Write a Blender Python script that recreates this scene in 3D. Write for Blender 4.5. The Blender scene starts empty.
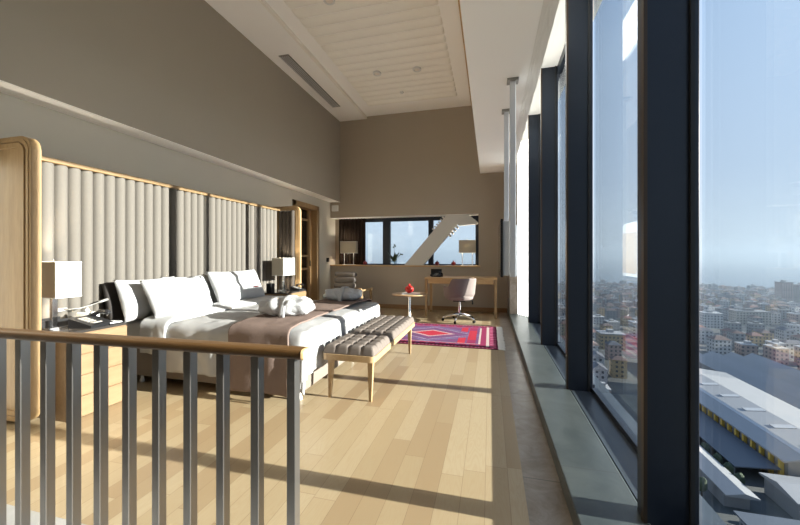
import bpy, bmesh, math, random
from mathutils import Vector, Matrix, noise
random.seed(7)
PI = math.pi
S = bpy.context.scene
C = S.collection

# ------------------------------------------------------------------ materials
class NT:
    def __init__(s, m): s.t = m.node_tree; s.n = s.t.nodes; s.l = s.t.links
    def node(s, typ, **kw):
        n = s.n.new(typ)
        for k, v in kw.items():
            if k.startswith('i_'):
                key = k[2:]; key = int(key) if key.isdigit() else key
                n.inputs[key].default_value = v
            else: setattr(n, k, v)
        return n
    def link(s, a, b): s.l.new(a, b)
    def math(s, op, a, b=None, c=None):
        n = s.n.new('ShaderNodeMath'); n.operation = op
        for i, v in enumerate((a, b, c)):
            if v is None: continue
            if isinstance(v, (int, float)): n.inputs[i].default_value = v
            else: s.l.new(v, n.inputs[i])
        return n.outputs[0]
    def mix(s, f, a, b, typ='MIX'):
        n = s.n.new('ShaderNodeMix'); n.data_type = 'RGBA'; n.blend_type = typ
        for i, v in ((0, f), (6, a), (7, b)):
            if isinstance(v, (int, float)): n.inputs[i].default_value = v
            elif isinstance(v, tuple): n.inputs[i].default_value = (*v, 1)
            else: s.l.new(v, n.inputs[i])
        return n.outputs[2]

def mat(name, col, rough=.6, metal=0, var=0, vscale=6, bump=0, bscale=60, stretch=(1,1,1), spec=.5, sheen=0):
    m = bpy.data.materials.new(name); m.use_nodes = True
    t = NT(m); b = t.n['Principled BSDF']
    b.inputs['Base Color'].default_value = (*col, 1)
    b.inputs['Roughness'].default_value = rough; b.inputs['Metallic'].default_value = metal
    b.inputs['Specular IOR Level'].default_value = spec
    if sheen: b.inputs['Sheen Weight'].default_value = sheen
    if var or bump:
        tc = t.node('ShaderNodeTexCoord'); mp = t.node('ShaderNodeMapping'); mp.inputs['Scale'].default_value = stretch
        t.link(tc.outputs['Object'], mp.inputs[0])
    if var:
        nz = t.node('ShaderNodeTexNoise', i_Scale=vscale, i_Detail=6.0, i_Roughness=.6)
        t.link(mp.outputs[0], nz.inputs['Vector'])
        k = t.math('MULTIPLY_ADD', nz.outputs[0], 2*var, 1-var)
        mx = t.node('ShaderNodeVectorMath', operation='SCALE'); mx.inputs[0].default_value = col
        t.link(k, mx.inputs['Scale']); t.link(mx.outputs[0], b.inputs['Base Color'])
    if bump:
        nb = t.node('ShaderNodeTexNoise', i_Scale=bscale, i_Detail=4.0)
        t.link(mp.outputs[0], nb.inputs['Vector'])
        bp = t.node('ShaderNodeBump', i_Strength=bump, i_Distance=.01)
        t.link(nb.outputs[0], bp.inputs['Height']); t.link(bp.outputs[0], b.inputs['Normal'])
    return m

def wood(name, c1, c2, rough=.45, axis='Y', scale=1.0, bump=.05):
    m = bpy.data.materials.new(name); m.use_nodes = True
    t = NT(m); b = t.n['Principled BSDF']
    tc = t.node('ShaderNodeTexCoord'); mp = t.node('ShaderNodeMapping')
    st = {'X': (1.2, 14, 14), 'Y': (14, 1.2, 14), 'Z': (14, 14, 1.2)}[axis]
    mp.inputs['Scale'].default_value = [v*scale for v in st]
    t.link(tc.outputs['Object'], mp.inputs[0])
    n1 = t.node('ShaderNodeTexNoise', i_Scale=1.6, i_Detail=8.0, i_Roughness=.65, i_Distortion=.6)
    t.link(mp.outputs[0], n1.inputs['Vector'])
    n2 = t.node('ShaderNodeTexNoise', i_Scale=9.0, i_Detail=4.0)
    t.link(mp.outputs[0], n2.inputs['Vector'])
    f = t.math('ADD', t.math('MULTIPLY', n1.outputs[0], .75), t.math('MULTIPLY', n2.outputs[0], .35))
    r = t.node('ShaderNodeMapRange', i_1=.38, i_2=.72); t.link(f, r.inputs[0])
    t.link(t.mix(r.outputs[0], c1, c2), b.inputs['Base Color'])
    b.inputs['Roughness'].default_value = rough
    bp = t.node('ShaderNodeBump', i_Strength=bump, i_Distance=.005)
    t.link(n2.outputs[0], bp.inputs['Height']); t.link(bp.outputs[0], b.inputs['Normal'])
    return m

def floor_mat():
    m = bpy.data.materials.new('oak_plank_floor'); m.use_nodes = True
    t = NT(m); b = t.n['Principled BSDF']
    g = t.node('ShaderNodeNewGeometry'); sx = t.node('ShaderNodeSeparateXYZ'); t.link(g.outputs['Position'], sx.inputs[0])
    W, L = .118, 1.05
    xr = t.math('DIVIDE', t.math('ADD', sx.outputs[0], 20-.034), W)
    row = t.math('FLOOR', xr); fx = t.math('FRACT', xr)
    w1 = t.node('ShaderNodeTexWhiteNoise', noise_dimensions='1D'); t.link(row, w1.inputs['W'])
    yr = t.math('ADD', t.math('DIVIDE', t.math('ADD', sx.outputs[1], 30), L), t.math('MULTIPLY', w1.outputs[0], 7.3))
    col = t.math('FLOOR', yr); fy = t.math('FRACT', yr)
    cv = t.node('ShaderNodeCombineXYZ'); t.link(row, cv.inputs[0]); t.link(col, cv.inputs[1])
    w2 = t.node('ShaderNodeTexWhiteNoise', noise_dimensions='2D'); t.link(cv.outputs[0], w2.inputs['Vector'])
    rnd = w2.outputs[0]
    # grain coordinates: shifted per plank, stretched along Y
    gv = t.node('ShaderNodeCombineXYZ')
    t.link(t.math('ADD', t.math('MULTIPLY', sx.outputs[0], 9.0), t.math('MULTIPLY', rnd, 37)), gv.inputs[0])
    t.link(t.math('ADD', t.math('MULTIPLY', sx.outputs[1], 1.1), t.math('MULTIPLY', rnd, 91)), gv.inputs[1])
    n1 = t.node('ShaderNodeTexNoise', i_Scale=1.3, i_Detail=2.0, i_Distortion=.4); t.link(gv.outputs[0], n1.inputs['Vector'])
    rings = t.math('ABSOLUTE', t.math('SINE', t.math('MULTIPLY', n1.outputs[0], 55.0)))
    rings = t.math('POWER', rings, 3)
    gv2 = t.node('ShaderNodeVectorMath', operation='MULTIPLY'); gv2.inputs[1].default_value = (9, 2.2, 1)
    t.link(gv.outputs[0], gv2.inputs[0])
    n2 = t.node('ShaderNodeTexNoise', i_Scale=2.0, i_Detail=5.0, i_Roughness=.7); t.link(gv2.outputs[0], n2.inputs['Vector'])
    base = t.node('ShaderNodeValToRGB'); e = base.color_ramp.elements
    e[0].position = 0; e[0].color = (.29, .20, .11, 1); e[1].position = 1; e[1].color = (.435, .35, .222, 1)
    k = base.color_ramp.elements.new(.3); k.color = (.36, .275, .16, 1)
    k = base.color_ramp.elements.new(.65); k.color = (.40, .312, .19, 1)
    t.link(rnd, base.inputs[0])
    c1 = t.mix(t.math('MULTIPLY', rings, .20), base.outputs[0], (.32, .20, .10))
    c2 = t.mix(t.math('MULTIPLY', n2.outputs[0], .35), c1, (.34, .255, .155))
    ex = t.math('MINIMUM', fx, t.math('SUBTRACT', 1, fx)); ey = t.math('MINIMUM', fy, t.math('SUBTRACT', 1, fy))
    gap = t.math('MAXIMUM', t.math('LESS_THAN', ex, .012), t.math('LESS_THAN', ey, .0016))
    c3 = t.mix(t.math('MULTIPLY', gap, .55), c2, (.16, .09, .045))
    t.link(c3, b.inputs['Base Color'])
    b.inputs['Roughness'].default_value = .34; b.inputs['Specular IOR Level'].default_value = .45
    bp = t.node('ShaderNodeBump', i_Strength=.06, i_Distance=.004)
    t.link(t.math('SUBTRACT', n2.outputs[0], gap), bp.inputs['Height']); t.link(bp.outputs[0], b.inputs['Normal'])
    return m

def stone_mat(name, ca, cb, rough=.25, scale=5, tile=0):
    m = bpy.data.materials.new(name); m.use_nodes = True
    t = NT(m); b = t.n['Principled BSDF']
    g = t.node('ShaderNodeNewGeometry')
    n1 = t.node('ShaderNodeTexNoise', i_Scale=scale, i_Detail=9.0, i_Roughness=.7, i_Distortion=.8); t.link(g.outputs['Position'], n1.inputs['Vector'])
    r = t.node('ShaderNodeMapRange', i_1=.35, i_2=.68); t.link(n1.outputs[0], r.inputs[0])
    c = t.mix(r.outputs[0], ca, cb)
    if tile:
        sx = t.node('ShaderNodeSeparateXYZ'); t.link(g.outputs['Position'], sx.inputs[0])
        fy = t.math('FRACT', t.math('DIVIDE', t.math('ADD', sx.outputs[1], 10.0), tile))
        c = t.mix(t.math('MULTIPLY', t.math('LESS_THAN', fy, .006), .6), c, (.05, .05, .05))
    t.link(c, b.inputs['Base Color']); b.inputs['Roughness'].default_value = rough
    return m

def glass_mat(name, tint=(.93, .97, .99), refl=1.0):
    m = bpy.data.materials.new(name); m.use_nodes = True
    t = NT(m); t.n.remove(t.n['Principled BSDF'])
    ge = t.node('ShaderNodeNewGeometry'); dt = t.node('ShaderNodeVectorMath', operation='DOT_PRODUCT')
    t.link(ge.outputs['Incoming'], dt.inputs[0]); t.link(ge.outputs['Normal'], dt.inputs[1])
    cs = t.math('POWER', t.math('SUBTRACT', 1.0, t.math('ABSOLUTE', dt.outputs['Value'])), 5.0)
    fr = t.node('ShaderNodeMath', operation='MULTIPLY_ADD'); t.link(cs, fr.inputs[0]); fr.inputs[1].default_value = .96; fr.inputs[2].default_value = .04
    tr = t.node('ShaderNodeBsdfTransparent'); tr.inputs[0].default_value = (*tint, 1)
    gl = t.node('ShaderNodeBsdfGlossy', i_Roughness=.0); mx = t.node('ShaderNodeMixShader')
    t.link(t.math('MULTIPLY', fr.outputs[0], refl), mx.inputs[0]); t.link(tr.outputs[0], mx.inputs[1]); t.link(gl.outputs[0], mx.inputs[2])
    t.link(mx.outputs[0], t.n['Material Output'].inputs[0])
    return m

def vcol_mat(name, rough=.95):
    m = bpy.data.materials.new(name); m.use_nodes = True
    t = NT(m); b = t.n['Principled BSDF']; a = t.node('ShaderNodeAttribute', attribute_name='weave')
    nz = t.node('ShaderNodeTexNoise', i_Scale=90.0, i_Detail=3.0)
    c = t.mix(t.math('MULTIPLY', nz.outputs[0], .5), a.outputs[0], (.05, .02, .04))
    t.link(c, b.inputs['Base Color']); b.inputs['Roughness'].default_value = rough
    b.inputs['Specular IOR Level'].default_value = .1
    return m

def translucent(name, col, f=.5, rough=.9):
    m = bpy.data.materials.new(name); m.use_nodes = True
    t = NT(m); b = t.n['Principled BSDF']; b.inputs['Base Color'].default_value = (*col, 1); b.inputs['Roughness'].default_value = rough
    tl = t.node('ShaderNodeBsdfTranslucent'); tl.inputs[0].default_value = (*col, 1)
    mx = t.node('ShaderNodeMixShader'); mx.inputs[0].default_value = f
    t.link(b.outputs[0], mx.inputs[1]); t.link(tl.outputs[0], mx.inputs[2]); t.link(mx.outputs[0], t.n['Material Output'].inputs[0])
    return m

M = {}
M['floor'] = floor_mat()
M['stone'] = stone_mat('mottled_stone', (.20, .165, .13), (.34, .30, .26), .3, 7, 1.2)
M['landing'] = stone_mat('pale_landing_stone', (.33, .33, .325), (.42, .42, .415), .3, 6)
M['sill'] = stone_mat('dark_slate_sill', (.05, .06, .06), (.085, .097, .094), .35, 3.5, 1.5)
M['sill_in'] = stone_mat('dark_metal_sill', (.04, .05, .06), (.055, .066, .078), .35, 3)
M['wall_up'] = mat('taupe_paint', (.36, .325, .27), .75, var=.03, vscale=1.5)
M['wall_low'] = mat('grey_green_paint', (.58, .545, .465), .75, var=.03, vscale=1.5)
M['wall_back'] = mat('brown_taupe_paint', (.40, .345, .275), .7, var=.03, vscale=1.5)
M['white'] = mat('white_plaster', (.95, .93, .90), .8, var=.012, vscale=2)
M['side'] = mat('pale_plaster', (.88, .86, .83), .8)
M['cream'] = mat('cream_upholstered_panel', (.90, .87, .80), .7, var=.02, vscale=3)
M['track'] = mat('cream_aluminium_track', (.80, .78, .74), .5)
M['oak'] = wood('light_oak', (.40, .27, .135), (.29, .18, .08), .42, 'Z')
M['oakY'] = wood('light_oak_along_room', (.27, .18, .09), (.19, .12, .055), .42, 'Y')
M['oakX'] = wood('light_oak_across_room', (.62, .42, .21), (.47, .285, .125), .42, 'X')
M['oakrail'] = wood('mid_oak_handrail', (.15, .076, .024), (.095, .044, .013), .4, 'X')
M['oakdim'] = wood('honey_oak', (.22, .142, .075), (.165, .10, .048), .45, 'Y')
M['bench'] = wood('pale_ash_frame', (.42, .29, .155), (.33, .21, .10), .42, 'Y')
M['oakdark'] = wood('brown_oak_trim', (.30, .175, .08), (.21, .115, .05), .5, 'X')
M['closet'] = mat('dark_closet_panel', (.05, .038, .028), .4)
M['steel'] = mat('brushed_grey_steel', (.34, .32, .30), .28, .9, var=.25, vscale=5, stretch=(1, 1, .3))
M['chrome'] = mat('chrome', (.75, .75, .76), .12, 1)
M['satin'] = mat('satin_steel', (.72, .74, .77), .35, .35)
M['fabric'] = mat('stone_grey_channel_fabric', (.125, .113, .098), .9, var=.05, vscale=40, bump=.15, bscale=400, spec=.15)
M['fabric_shaded'] = mat('shaded_channel_fabric', (.07, .058, .048), .9, var=.05, vscale=40, bump=.15, bscale=400, spec=.15)  # headboard fabric again, with the wing's shade put into its colour
M['fabric_back'] = mat('dark_grey_backing', (.06, .055, .05), .9)
M['linen'] = mat('white_cotton', (.42, .42, .42), .9, bump=.12, bscale=25, spec=.1)
M['duvet'] = mat('soft_white_duvet_cotton', (.34, .335, .33), .9, bump=.25, bscale=14, spec=.1)
M['runner'] = mat('taupe_throw_fabric', (.18, .132, .112), .8, var=.06, vscale=30, bump=.2, bscale=60, spec=.05)
M['base'] = mat('taupe_bed_upholstery', (.19, .16, .135), .9, var=.04, vscale=60, spec=.1)
M['darkcush'] = mat('dark_brown_fabric', (.018, .014, .012), .8)
M['terry'] = mat('white_terry_cloth', (.42, .42, .425), .95, bump=.5, bscale=160, spec=.05)
M['cushion'] = mat('grey_taupe_tufted_fabric', (.145, .12, .103), .85, var=.05, vscale=50, bump=.12, bscale=200, spec=.2)
M['chairfab'] = mat('mauve_grey_wool', (.20, .165, .15), .9, var=.05, vscale=60, spec=.1)
M['loungefab'] = mat('grey_lounge_fabric', (.17, .15, .135), .9, var=.05, vscale=50, spec=.1)
M['shade'] = translucent('cream_lamp_shade', (.46, .42, .34), .10)
M['black'] = mat('black_plastic', (.010, .010, .011), .5, spec=.2)
M['blackgloss'] = mat('black_gloss', (.012, .012, .014), .08)
M['granite'] = mat('dark_nightstand_top', (.03, .027, .025), .15)
M['frame'] = mat('blue_black_aluminium', (.017, .023, .035), .38, .3)
M['gasket'] = mat('black_gasket', (.008, .008, .008), .6)
M['bronze'] = mat('bronze_edge_strip', (.07, .045, .028), .4, .6)
M['glass'] = glass_mat('window_glass')
M['clear'] = glass_mat('clear_glassware', (.9, .93, .94), 1.5)
M['darkglass'] = mat('dark_door_glass', (.02, .016, .012), .06)
M['curtain'] = mat('dark_brown_curtain', (.035, .024, .019), .9, spec=.1)
M['sheer'] = translucent('white_sheer_curtain', (.88, .88, .88), .65)
M['red'] = mat('red_glaze', (.50, .025, .02), .25, var=.2, vscale=9)
M['leaf'] = mat('green_leaf', (.035, .065, .025), .5)
M['paper'] = mat('white_paper', (.8, .8, .78), .7)
M['whiteplastic'] = mat('white_plastic', (.72, .72, .70), .4)
M['grille'] = mat('grey_vent_metal', (.30, .29, .27), .5, .3)
M['fringe'] = mat('cream_wool_fringe', (.80, .76, .68), .95)
M['brace'] = mat('off_white_painted_steel', (.62, .60, .55), .6)
M['tag'] = mat('dark_red_tag', (.10, .02, .02), .6)
M['clearplastic'] = mat('pale_castor_plastic', (.7, .68, .64), .25)
M['rug'] = vcol_mat('woven_rug')
lamp_em = bpy.data.materials.new('downlight_lens'); lamp_em.use_nodes = True
_b = lamp_em.node_tree.nodes['Principled BSDF']; _b.inputs['Base Color'].default_value = (.8, .74, .66, 1)
M['lens'] = lamp_em

# ------------------------------------------------------------------ mesh helpers
def wmat(o):
    m = o.matrix_basis.copy() if o.type == 'EMPTY' else Matrix.Translation(o.location)
    return m if o.parent is None else wmat(o.parent)@m
class MB:
    def __init__(s): s.bm = bmesh.new()
    def box(s, x0, y0, z0, x1, y1, z1, bev=0, seg=2, rot=None, org=None):
        r = bmesh.ops.create_cube(s.bm, size=1.0); v = r['verts']
        bmesh.ops.scale(s.bm, vec=(x1-x0, y1-y0, z1-z0), verts=v)
        bmesh.ops.translate(s.bm, vec=((x0+x1)/2, (y0+y1)/2, (z0+z1)/2), verts=v)
        if bev:
            es = list({e for vv in v for e in vv.link_edges})
            q = bmesh.ops.bevel(s.bm, geom=es, offset=bev, segments=seg, affect='EDGES', profile=.5)
            v = list({vv for f in q['faces'] for vv in f.verts} | {vv for vv in v if vv.is_valid})
        if rot: bmesh.ops.rotate(s.bm, cent=org or ((x0+x1)/2, (y0+y1)/2, (z0+z1)/2), matrix=rot, verts=v)
        return s
    def cyl(s, p, q, r0, r1=None, n=16, cap=True):
        r1 = r0 if r1 is None else r1
        p, q = Vector(p), Vector(q); d = q-p; rot = d.to_track_quat('Z', 'Y').to_matrix()
        A = []; B = []
        for i in range(n):
            a = 2*PI*i/n; o = Vector((math.cos(a), math.sin(a), 0))
            A.append(s.bm.verts.new(p+rot@(o*r0))); B.append(s.bm.verts.new(q+rot@(o*r1)))
        for i in range(n):
            j = (i+1) % n; s.bm.faces.new((A[i], A[j], B[j], B[i]))
        if cap: s.bm.faces.new(A[::-1]); s.bm.faces.new(B)
        return s
    def taper(s, p, q, w0, w1, d0=None, d1=None):   # square bar
        d0 = d0 or w0; d1 = d1 or w1
        A = [s.bm.verts.new((p[0]+a*w0/2, p[1]+b*d0/2, p[2])) for a, b in ((-1,-1),(1,-1),(1,1),(-1,1))]
        B = [s.bm.verts.new((q[0]+a*w1/2, q[1]+b*d1/2, q[2])) for a, b in ((-1,-1),(1,-1),(1,1),(-1,1))]
        for i in range(4):
            j = (i+1) % 4; s.bm.faces.new((A[i], A[j], B[j], B[i]))
        s.bm.faces.new(A[::-1]); s.bm.faces.new(B); return s
    def tube(s, pts, r, n=10):
        pts = [Vector(p) for p in pts]; rings = []
        for i, p in enumerate(pts):
            d = (pts[min(i+1, len(pts)-1)]-pts[max(i-1, 0)]).normalized(); rot = d.to_track_quat('Z', 'Y').to_matrix()
            rr = r[i] if isinstance(r, (list, tuple)) else r
            rings.append([s.bm.verts.new(p+rot@Vector((math.cos(2*PI*k/n)*rr, math.sin(2*PI*k/n)*rr, 0))) for k in range(n)])
        for a, b in zip(rings, rings[1:]):
            for k in range(n): s.bm.faces.new((a[k], a[(k+1) % n], b[(k+1) % n], b[k]))
        s.bm.faces.new(rings[0][::-1]); s.bm.faces.new(rings[-1]); return s
    def lathe(s, prof, c=(0,0,0), n=24):
        rings = []
        for r, z in prof:
            rings.append([s.bm.verts.new((c[0]+max(r,1e-4)*math.cos(2*PI*k/n), c[1]+max(r,1e-4)*math.sin(2*PI*k/n), c[2]+z)) for k in range(n)])
        for a, b in zip(rings, rings[1:]):
            for k in range(n): s.bm.faces.new((a[k], a[(k+1) % n], b[(k+1) % n], b[k]))
        s.bm.faces.new(rings[0][::-1]); s.bm.faces.new(rings[-1]); return s
    def grid(s, fn, nu, nv, closed_u=False):
        V = [[s.bm.verts.new(fn(i/nu if not closed_u else i/nu, j/nv)) for j in range(nv+1)] for i in range(nu if closed_u else nu+1)]
        for i in range(nu):
            ii = (i+1) % nu if closed_u else i+1
            for j in range(nv): s.bm.faces.new((V[i][j], V[ii][j], V[ii][j+1], V[i][j+1]))
        return s
    def prism(s, poly, axis, a, b):   # poly of 2-D points extruded along axis
        def P(u, v, w): return {'X': (w, u, v), 'Y': (u, w, v), 'Z': (u, v, w)}[axis]
        A = [s.bm.verts.new(P(u, v, a)) for u, v in poly]; B = [s.bm.verts.new(P(u, v, b)) for u, v in poly]
        n = len(poly)
        for i in range(n):
            j = (i+1) % n; s.bm.faces.new((A[i], A[j], B[j], B[i]))
        s.bm.faces.new(A[::-1]); s.bm.faces.new(B); return s
    def build(s, name, m, parent=None, smooth=False, loc=None, rotz=0, sub=0, angle=None):
        bmesh.ops.recalc_face_normals(s.bm, faces=s.bm.faces[:])
        me = bpy.data.meshes.new(name)
        if parent is not None: s.bm.transform(wmat(parent).inverted())
        elif loc is not None:
            s.bm.transform(Matrix.Translation(loc).inverted())
        s.bm.to_mesh(me); s.bm.free()
        if isinstance(m, (list, tuple)):
            for q in m: me.materials.append(q)
        else: me.materials.append(m)
        if smooth:
            me.shade_smooth()
        o = bpy.data.objects.new(name, me); C.objects.link(o)
        if parent is not None: o.parent = parent
        elif loc is not None: o.location = loc
        if rotz: o.rotation_euler.z = rotz
        if smooth and angle is not None:
            try: me.set_sharp_from_angle(angle=math.radians(angle))
            except Exception: pass
        if sub:
            md = o.modifiers.new('s', 'SUBSURF'); md.levels = sub; md.render_levels = sub
        return o

def tag(o, label=None, cat=None, group=None, kind=None):
    if label: o['label'] = label
    if cat: o['category'] = cat
    if group: o['group'] = group
    if kind: o['kind'] = kind
    return o
def thing(name, loc, label, cat, group=None):
    o = bpy.data.objects.new(name, None); C.objects.link(o); o.location = loc; o.empty_display_size = .1
    o.matrix_basis = Matrix.Translation(loc)
    return tag(o, label, cat, group)
def struct(name, mb, m, label=None, cat=None, **kw):
    o = mb.build(name, m, **kw); o['kind'] = 'structure'
    return tag(o, label, cat)
def copy_tree(o, loc, parent=None):
    c = o.copy(); C.objects.link(c)
    if parent is None: c.location = loc
    else: c.parent = parent
    for ch in [x for x in bpy.data.objects if x.parent == o and x != c]: copy_tree(ch, None, c)
    return c
def rrect(u0, v0, u1, v1, r, n=8, corners=(1,1,1,1)):   # rounded rectangle, corners: bl br tr tl
    P = []
    for k, (cu, cv, a0, u, v) in enumerate(((u0+r, v0+r, PI, u0, v0), (u1-r, v0+r, 1.5*PI, u1, v0), (u1-r, v1-r, 0, u1, v1), (u0+r, v1-r, .5*PI, u0, v1))):
        if corners[k]:
            for i in range(n+1):
                a = a0+.5*PI*i/n; P.append((cu+r*math.cos(a), cv+r*math.sin(a)))
        else: P.append((u, v))
    return P

# ------------------------------------------------------------------ dimensions (metres; camera stands over the origin)
XL, XU, YB, YF = -3.72, -3.47, 7.72, -4.0
ZO, ZC = 2.49, 4.41          # overhang, ceiling
XS, ZS = .36, .09            # window sill edge and height
XB, XG = .62, .825           # inner edge of mullion blades, glass plane
SOF, SX0, SX1 = 2.98, -.205, .47

# ------------------------------------------------------------------ setting
struct('floor', MB().box(XL-.3, 1.16, -.12, .172, 8.2, 0), M['floor'], 'light oak plank floor running the length of the bedroom', 'floor')
struct('floor_landing', MB().box(XL-.3, YF-.2, -.12, .172, 1.16, -.0005), M['landing'], 'pale stone landing on the near side of the railing', 'floor')
struct('floor_border', MB().box(.172, YF-.2, -.12, XS, 8.2, -.0005), M['stone'], 'mottled brown stone strip along the window sill', 'floor')
sill = struct('trim_1', MB().box(XS, YF-.2, -.12, .645, 8.0, ZS, .006), M['sill'], 'dark slate window sill with sunlit top', 'window sill')
MB().box(.652, YF-.2, -.12, .95, 8.0, ZS-.004).build('inner_sill', M['sill_in'], sill)
MB().box(.645, YF-.2, -.1, .652, 8.0, ZS-.02).build('shadow_gap', M['gasket'], sill)
MB().box(XS+.002, YF-.2, 0, XS+.006, 8.0, .012).build('sill_base_joint', M['gasket'], sill)

# left wall: upper part stands forward, lower part is set back under a white soffit
wl = struct('wall_left', MB().box(XU-.45, 1.45, ZO, XU, YB+.1, 4.75), M['wall_up'], 'taupe upper left wall standing forward over the headboard', 'wall')
MB().box(XL+.001, 1.45, ZO-.006, XU-.002, YB+.1, ZO+.01).build('white_overhang_soffit', M['white'], wl)
D0, D1, DZ = 6.12, 7.03, 2.23
lw = MB()
lw.box(XL-.2, 1.45, 0, XL, D0, ZO)
lw.box(XL-.2, D0, DZ, XL, D1, ZO)
lw.box(XL-.2, D1, 0, XL, 8.3, ZO)
lw.build('recessed_lower_wall', M['wall_low'], wl)
struct('wall_side', MB().box(XL-.2, YF-.2, 0, XU, 1.45, 4.75), M['wall_up'], 'taupe wall section beside the landing', 'wall')

# back wall with the strip window opening
WX1, WZ0, WZ1 = -.238, .965, 2.115
bw = MB()
bw.box(XL-.2, YB, 0, .9, YB+.2, WZ0)
bw.box(XL-.2, 7.99, WZ0, -3.59, YB+.45, WZ1)
bw.box(WX1, YB, WZ0, .9, YB+.45, 4.75)
bw.box(XL-.2, YB, WZ1, WX1, YB+.45, 4.75)
struct('wall_back', bw, M['wall_back'], 'brown taupe back wall around the strip window', 'wall')
wbk = bpy.data.objects['wall_back']
MB().box(XL, YB+.002, WZ1-.004, WX1, YB+.44, WZ1+.01).build('white_window_head', M['white'], wbk)
struct('baseboard_back', MB().box(XL, YB-.018, 0, XS-.01, YB, .092, .004), M['oakdark'], 'brown oak baseboard along the back wall', 'baseboard')
struct('wall_front', MB().box(XL-.3, YF-.25, -.1, .95, YF, 4.75), M['wall_up'], 'taupe wall behind the viewer', 'wall')
struct('wall_pier', MB().box(XS+.004, 7.0, ZS, .5, YB, SOF), M['stone'], 'mottled stone pier beside the far end of the window sill', 'wall')

# ceiling
ce = struct('ceiling', MB().box(XU-.4, YF-.2, ZC+.055, .95, 8.2, 4.75), M['white'], 'white ceiling of the tall bedroom', 'ceiling')
MB().box(XU-.1, YF-.2, ZC, -2.80, YB+.05, ZC+.06).build('left_band', M['white'], ce)
MB().box(-2.815, YF, ZC-.004, -2.78, YB-.02, ZC+.058).build('oak_strip', M['cream'], ce)
MB().box(-.395, YF, ZC+.03, -.355, YB-.02, ZC+.058).build('oak_edge_strip', M['oakX'], ce)
FX0, FX1, FY0, FY1, FP = -2.56, -.64, -.4, 7.24, .205
nfl = int((FY1-FY0)/FP)
def flute(u, v):
    y = FY0+v*nfl*FP; ph = (v*nfl) % 1.0
    h = .040*(1-abs(2*ph-1)**2.2)
    ex = min(u, 1-u)*(FX1-FX0)
    h *= min(1, ex/.03)
    return (FX0+u*(FX1-FX0), y, ZC+.058-h)
us = 24
g = MB()
V = []
uvals = [0, .005, .012, .02]+[.02+.96*i/10 for i in range(1, 10)]+[.98, .988, .995, 1]
nv = nfl*10
for u in uvals: V.append([g.bm.verts.new(flute(u, j/nv)) for j in range(nv+1)])
for i in range(len(uvals)-1):
    for j in range(nv): g.bm.faces.new((V[i][j], V[i+1][j], V[i+1][j+1], V[i][j+1]))
g.build('fluted_panel', M['cream'], ce, smooth=True, angle=50)
so = struct('ceiling_soffit', MB().box(SX0, 1.2, SOF, SX1-.11, YB+.05, 4.6), M['white'], 'lower white soffit beside the windows', 'ceiling')
tr = MB().box(SX1-.11, 1.2, SOF+.004, SX1, YB+.05, SOF+.6)
for x in (.372, .40, .428): tr.box(x, 1.2, SOF+.0, x+.012, YB, SOF+.02)
tr.build('curtain_track', M['track'], so)
MB().box(SX1, 1.2, 3.55, 1.0, 8.0, 3.7).build('window_pocket_top', M['white'], so)

# windows along the right: bays between deep blades
YM = [1.66+1.505*k for k in range(-1, 5)]
HT = 3.55
for k, y in enumerate(YM):
    n = k+1; HT = 4.42 if y < 1 else 3.55
    fr = MB().box(XB+.004, y, ZS-.006, XG-.008, y+.08, HT, .003)
    w = struct('window_%d' % n, fr, M['frame'], 'blue black window mullion blade and its bay, number %d from the near end' % n, 'window')
    st = MB().box(XB-.002, y-.003, ZS, XB+.012, y+.02, HT)
    st.build('bronze_edge', M['bronze'], w)
    MB().box(XG-.045, y-.014, ZS, XG-.03, y-.002, HT).box(XG-.03, y+.082, ZS, XG-.012, y+.102, HT).build('gasket', M['gasket'], w)
    y2 = y+1.505
    f2 = MB().box(XG-.02, y+.08, ZS-.006, XG+.03, y2, ZS+.03, .003).box(XG-.02, y+.08, HT-.1, XG+.03, y2, HT)
    f2.build('frame', M['frame'], w)
    MB().box(XG, y+.08, ZS+.03, XG+.012, y2, HT-.1).build('pane', M['glass'], w)
struct('wall_light_block', MB().box(XS, YF-.2, 0, .62, .14, 4.75), M['wall_up'], 'unseen taupe wall added behind the viewer to darken the landing', 'wall')  # unseen wall, added to keep daylight out behind the viewer
# end closure beside back wall
struct('wall_right', MB().box(XG+.0, 7.70, ZS, 1.0, 8.2, 4.7), M['frame'], 'dark closing panel at the far end of the window', 'wall')

# back strip window
WY = 8.02
fr = MB()
fr.box(XL, WY, WZ0, WX1, WY+.07, WZ0+.05).box(XL, WY, WZ1-.09, WX1, WY+.07, WZ1)
for x0, x1 in ((-2.49, -2.31), (-1.385, -1.27), (-.315, WX1)): fr.box(x0, WY-.02, WZ0+.05, x1, WY+.07, WZ1-.09)
wb = struct('window_20', fr, M['frame'], 'black framed strip window in the back wall', 'window')
for a, b in ((-3.589, -2.49), (-2.31, -1.385), (-1.27, -.315)):
    MB().box(a, WY+.03, WZ0+.05, b, WY+.038, WZ1-.09).build('pane', M['glass'], wb)
struct('trim_2', MB().box(XL, YB-.03, WZ0-.005, -.205, WY-.005, WZ0+.022, .004), M['oakX'], 'thin oak ledge below the back window', 'window ledge')

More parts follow.
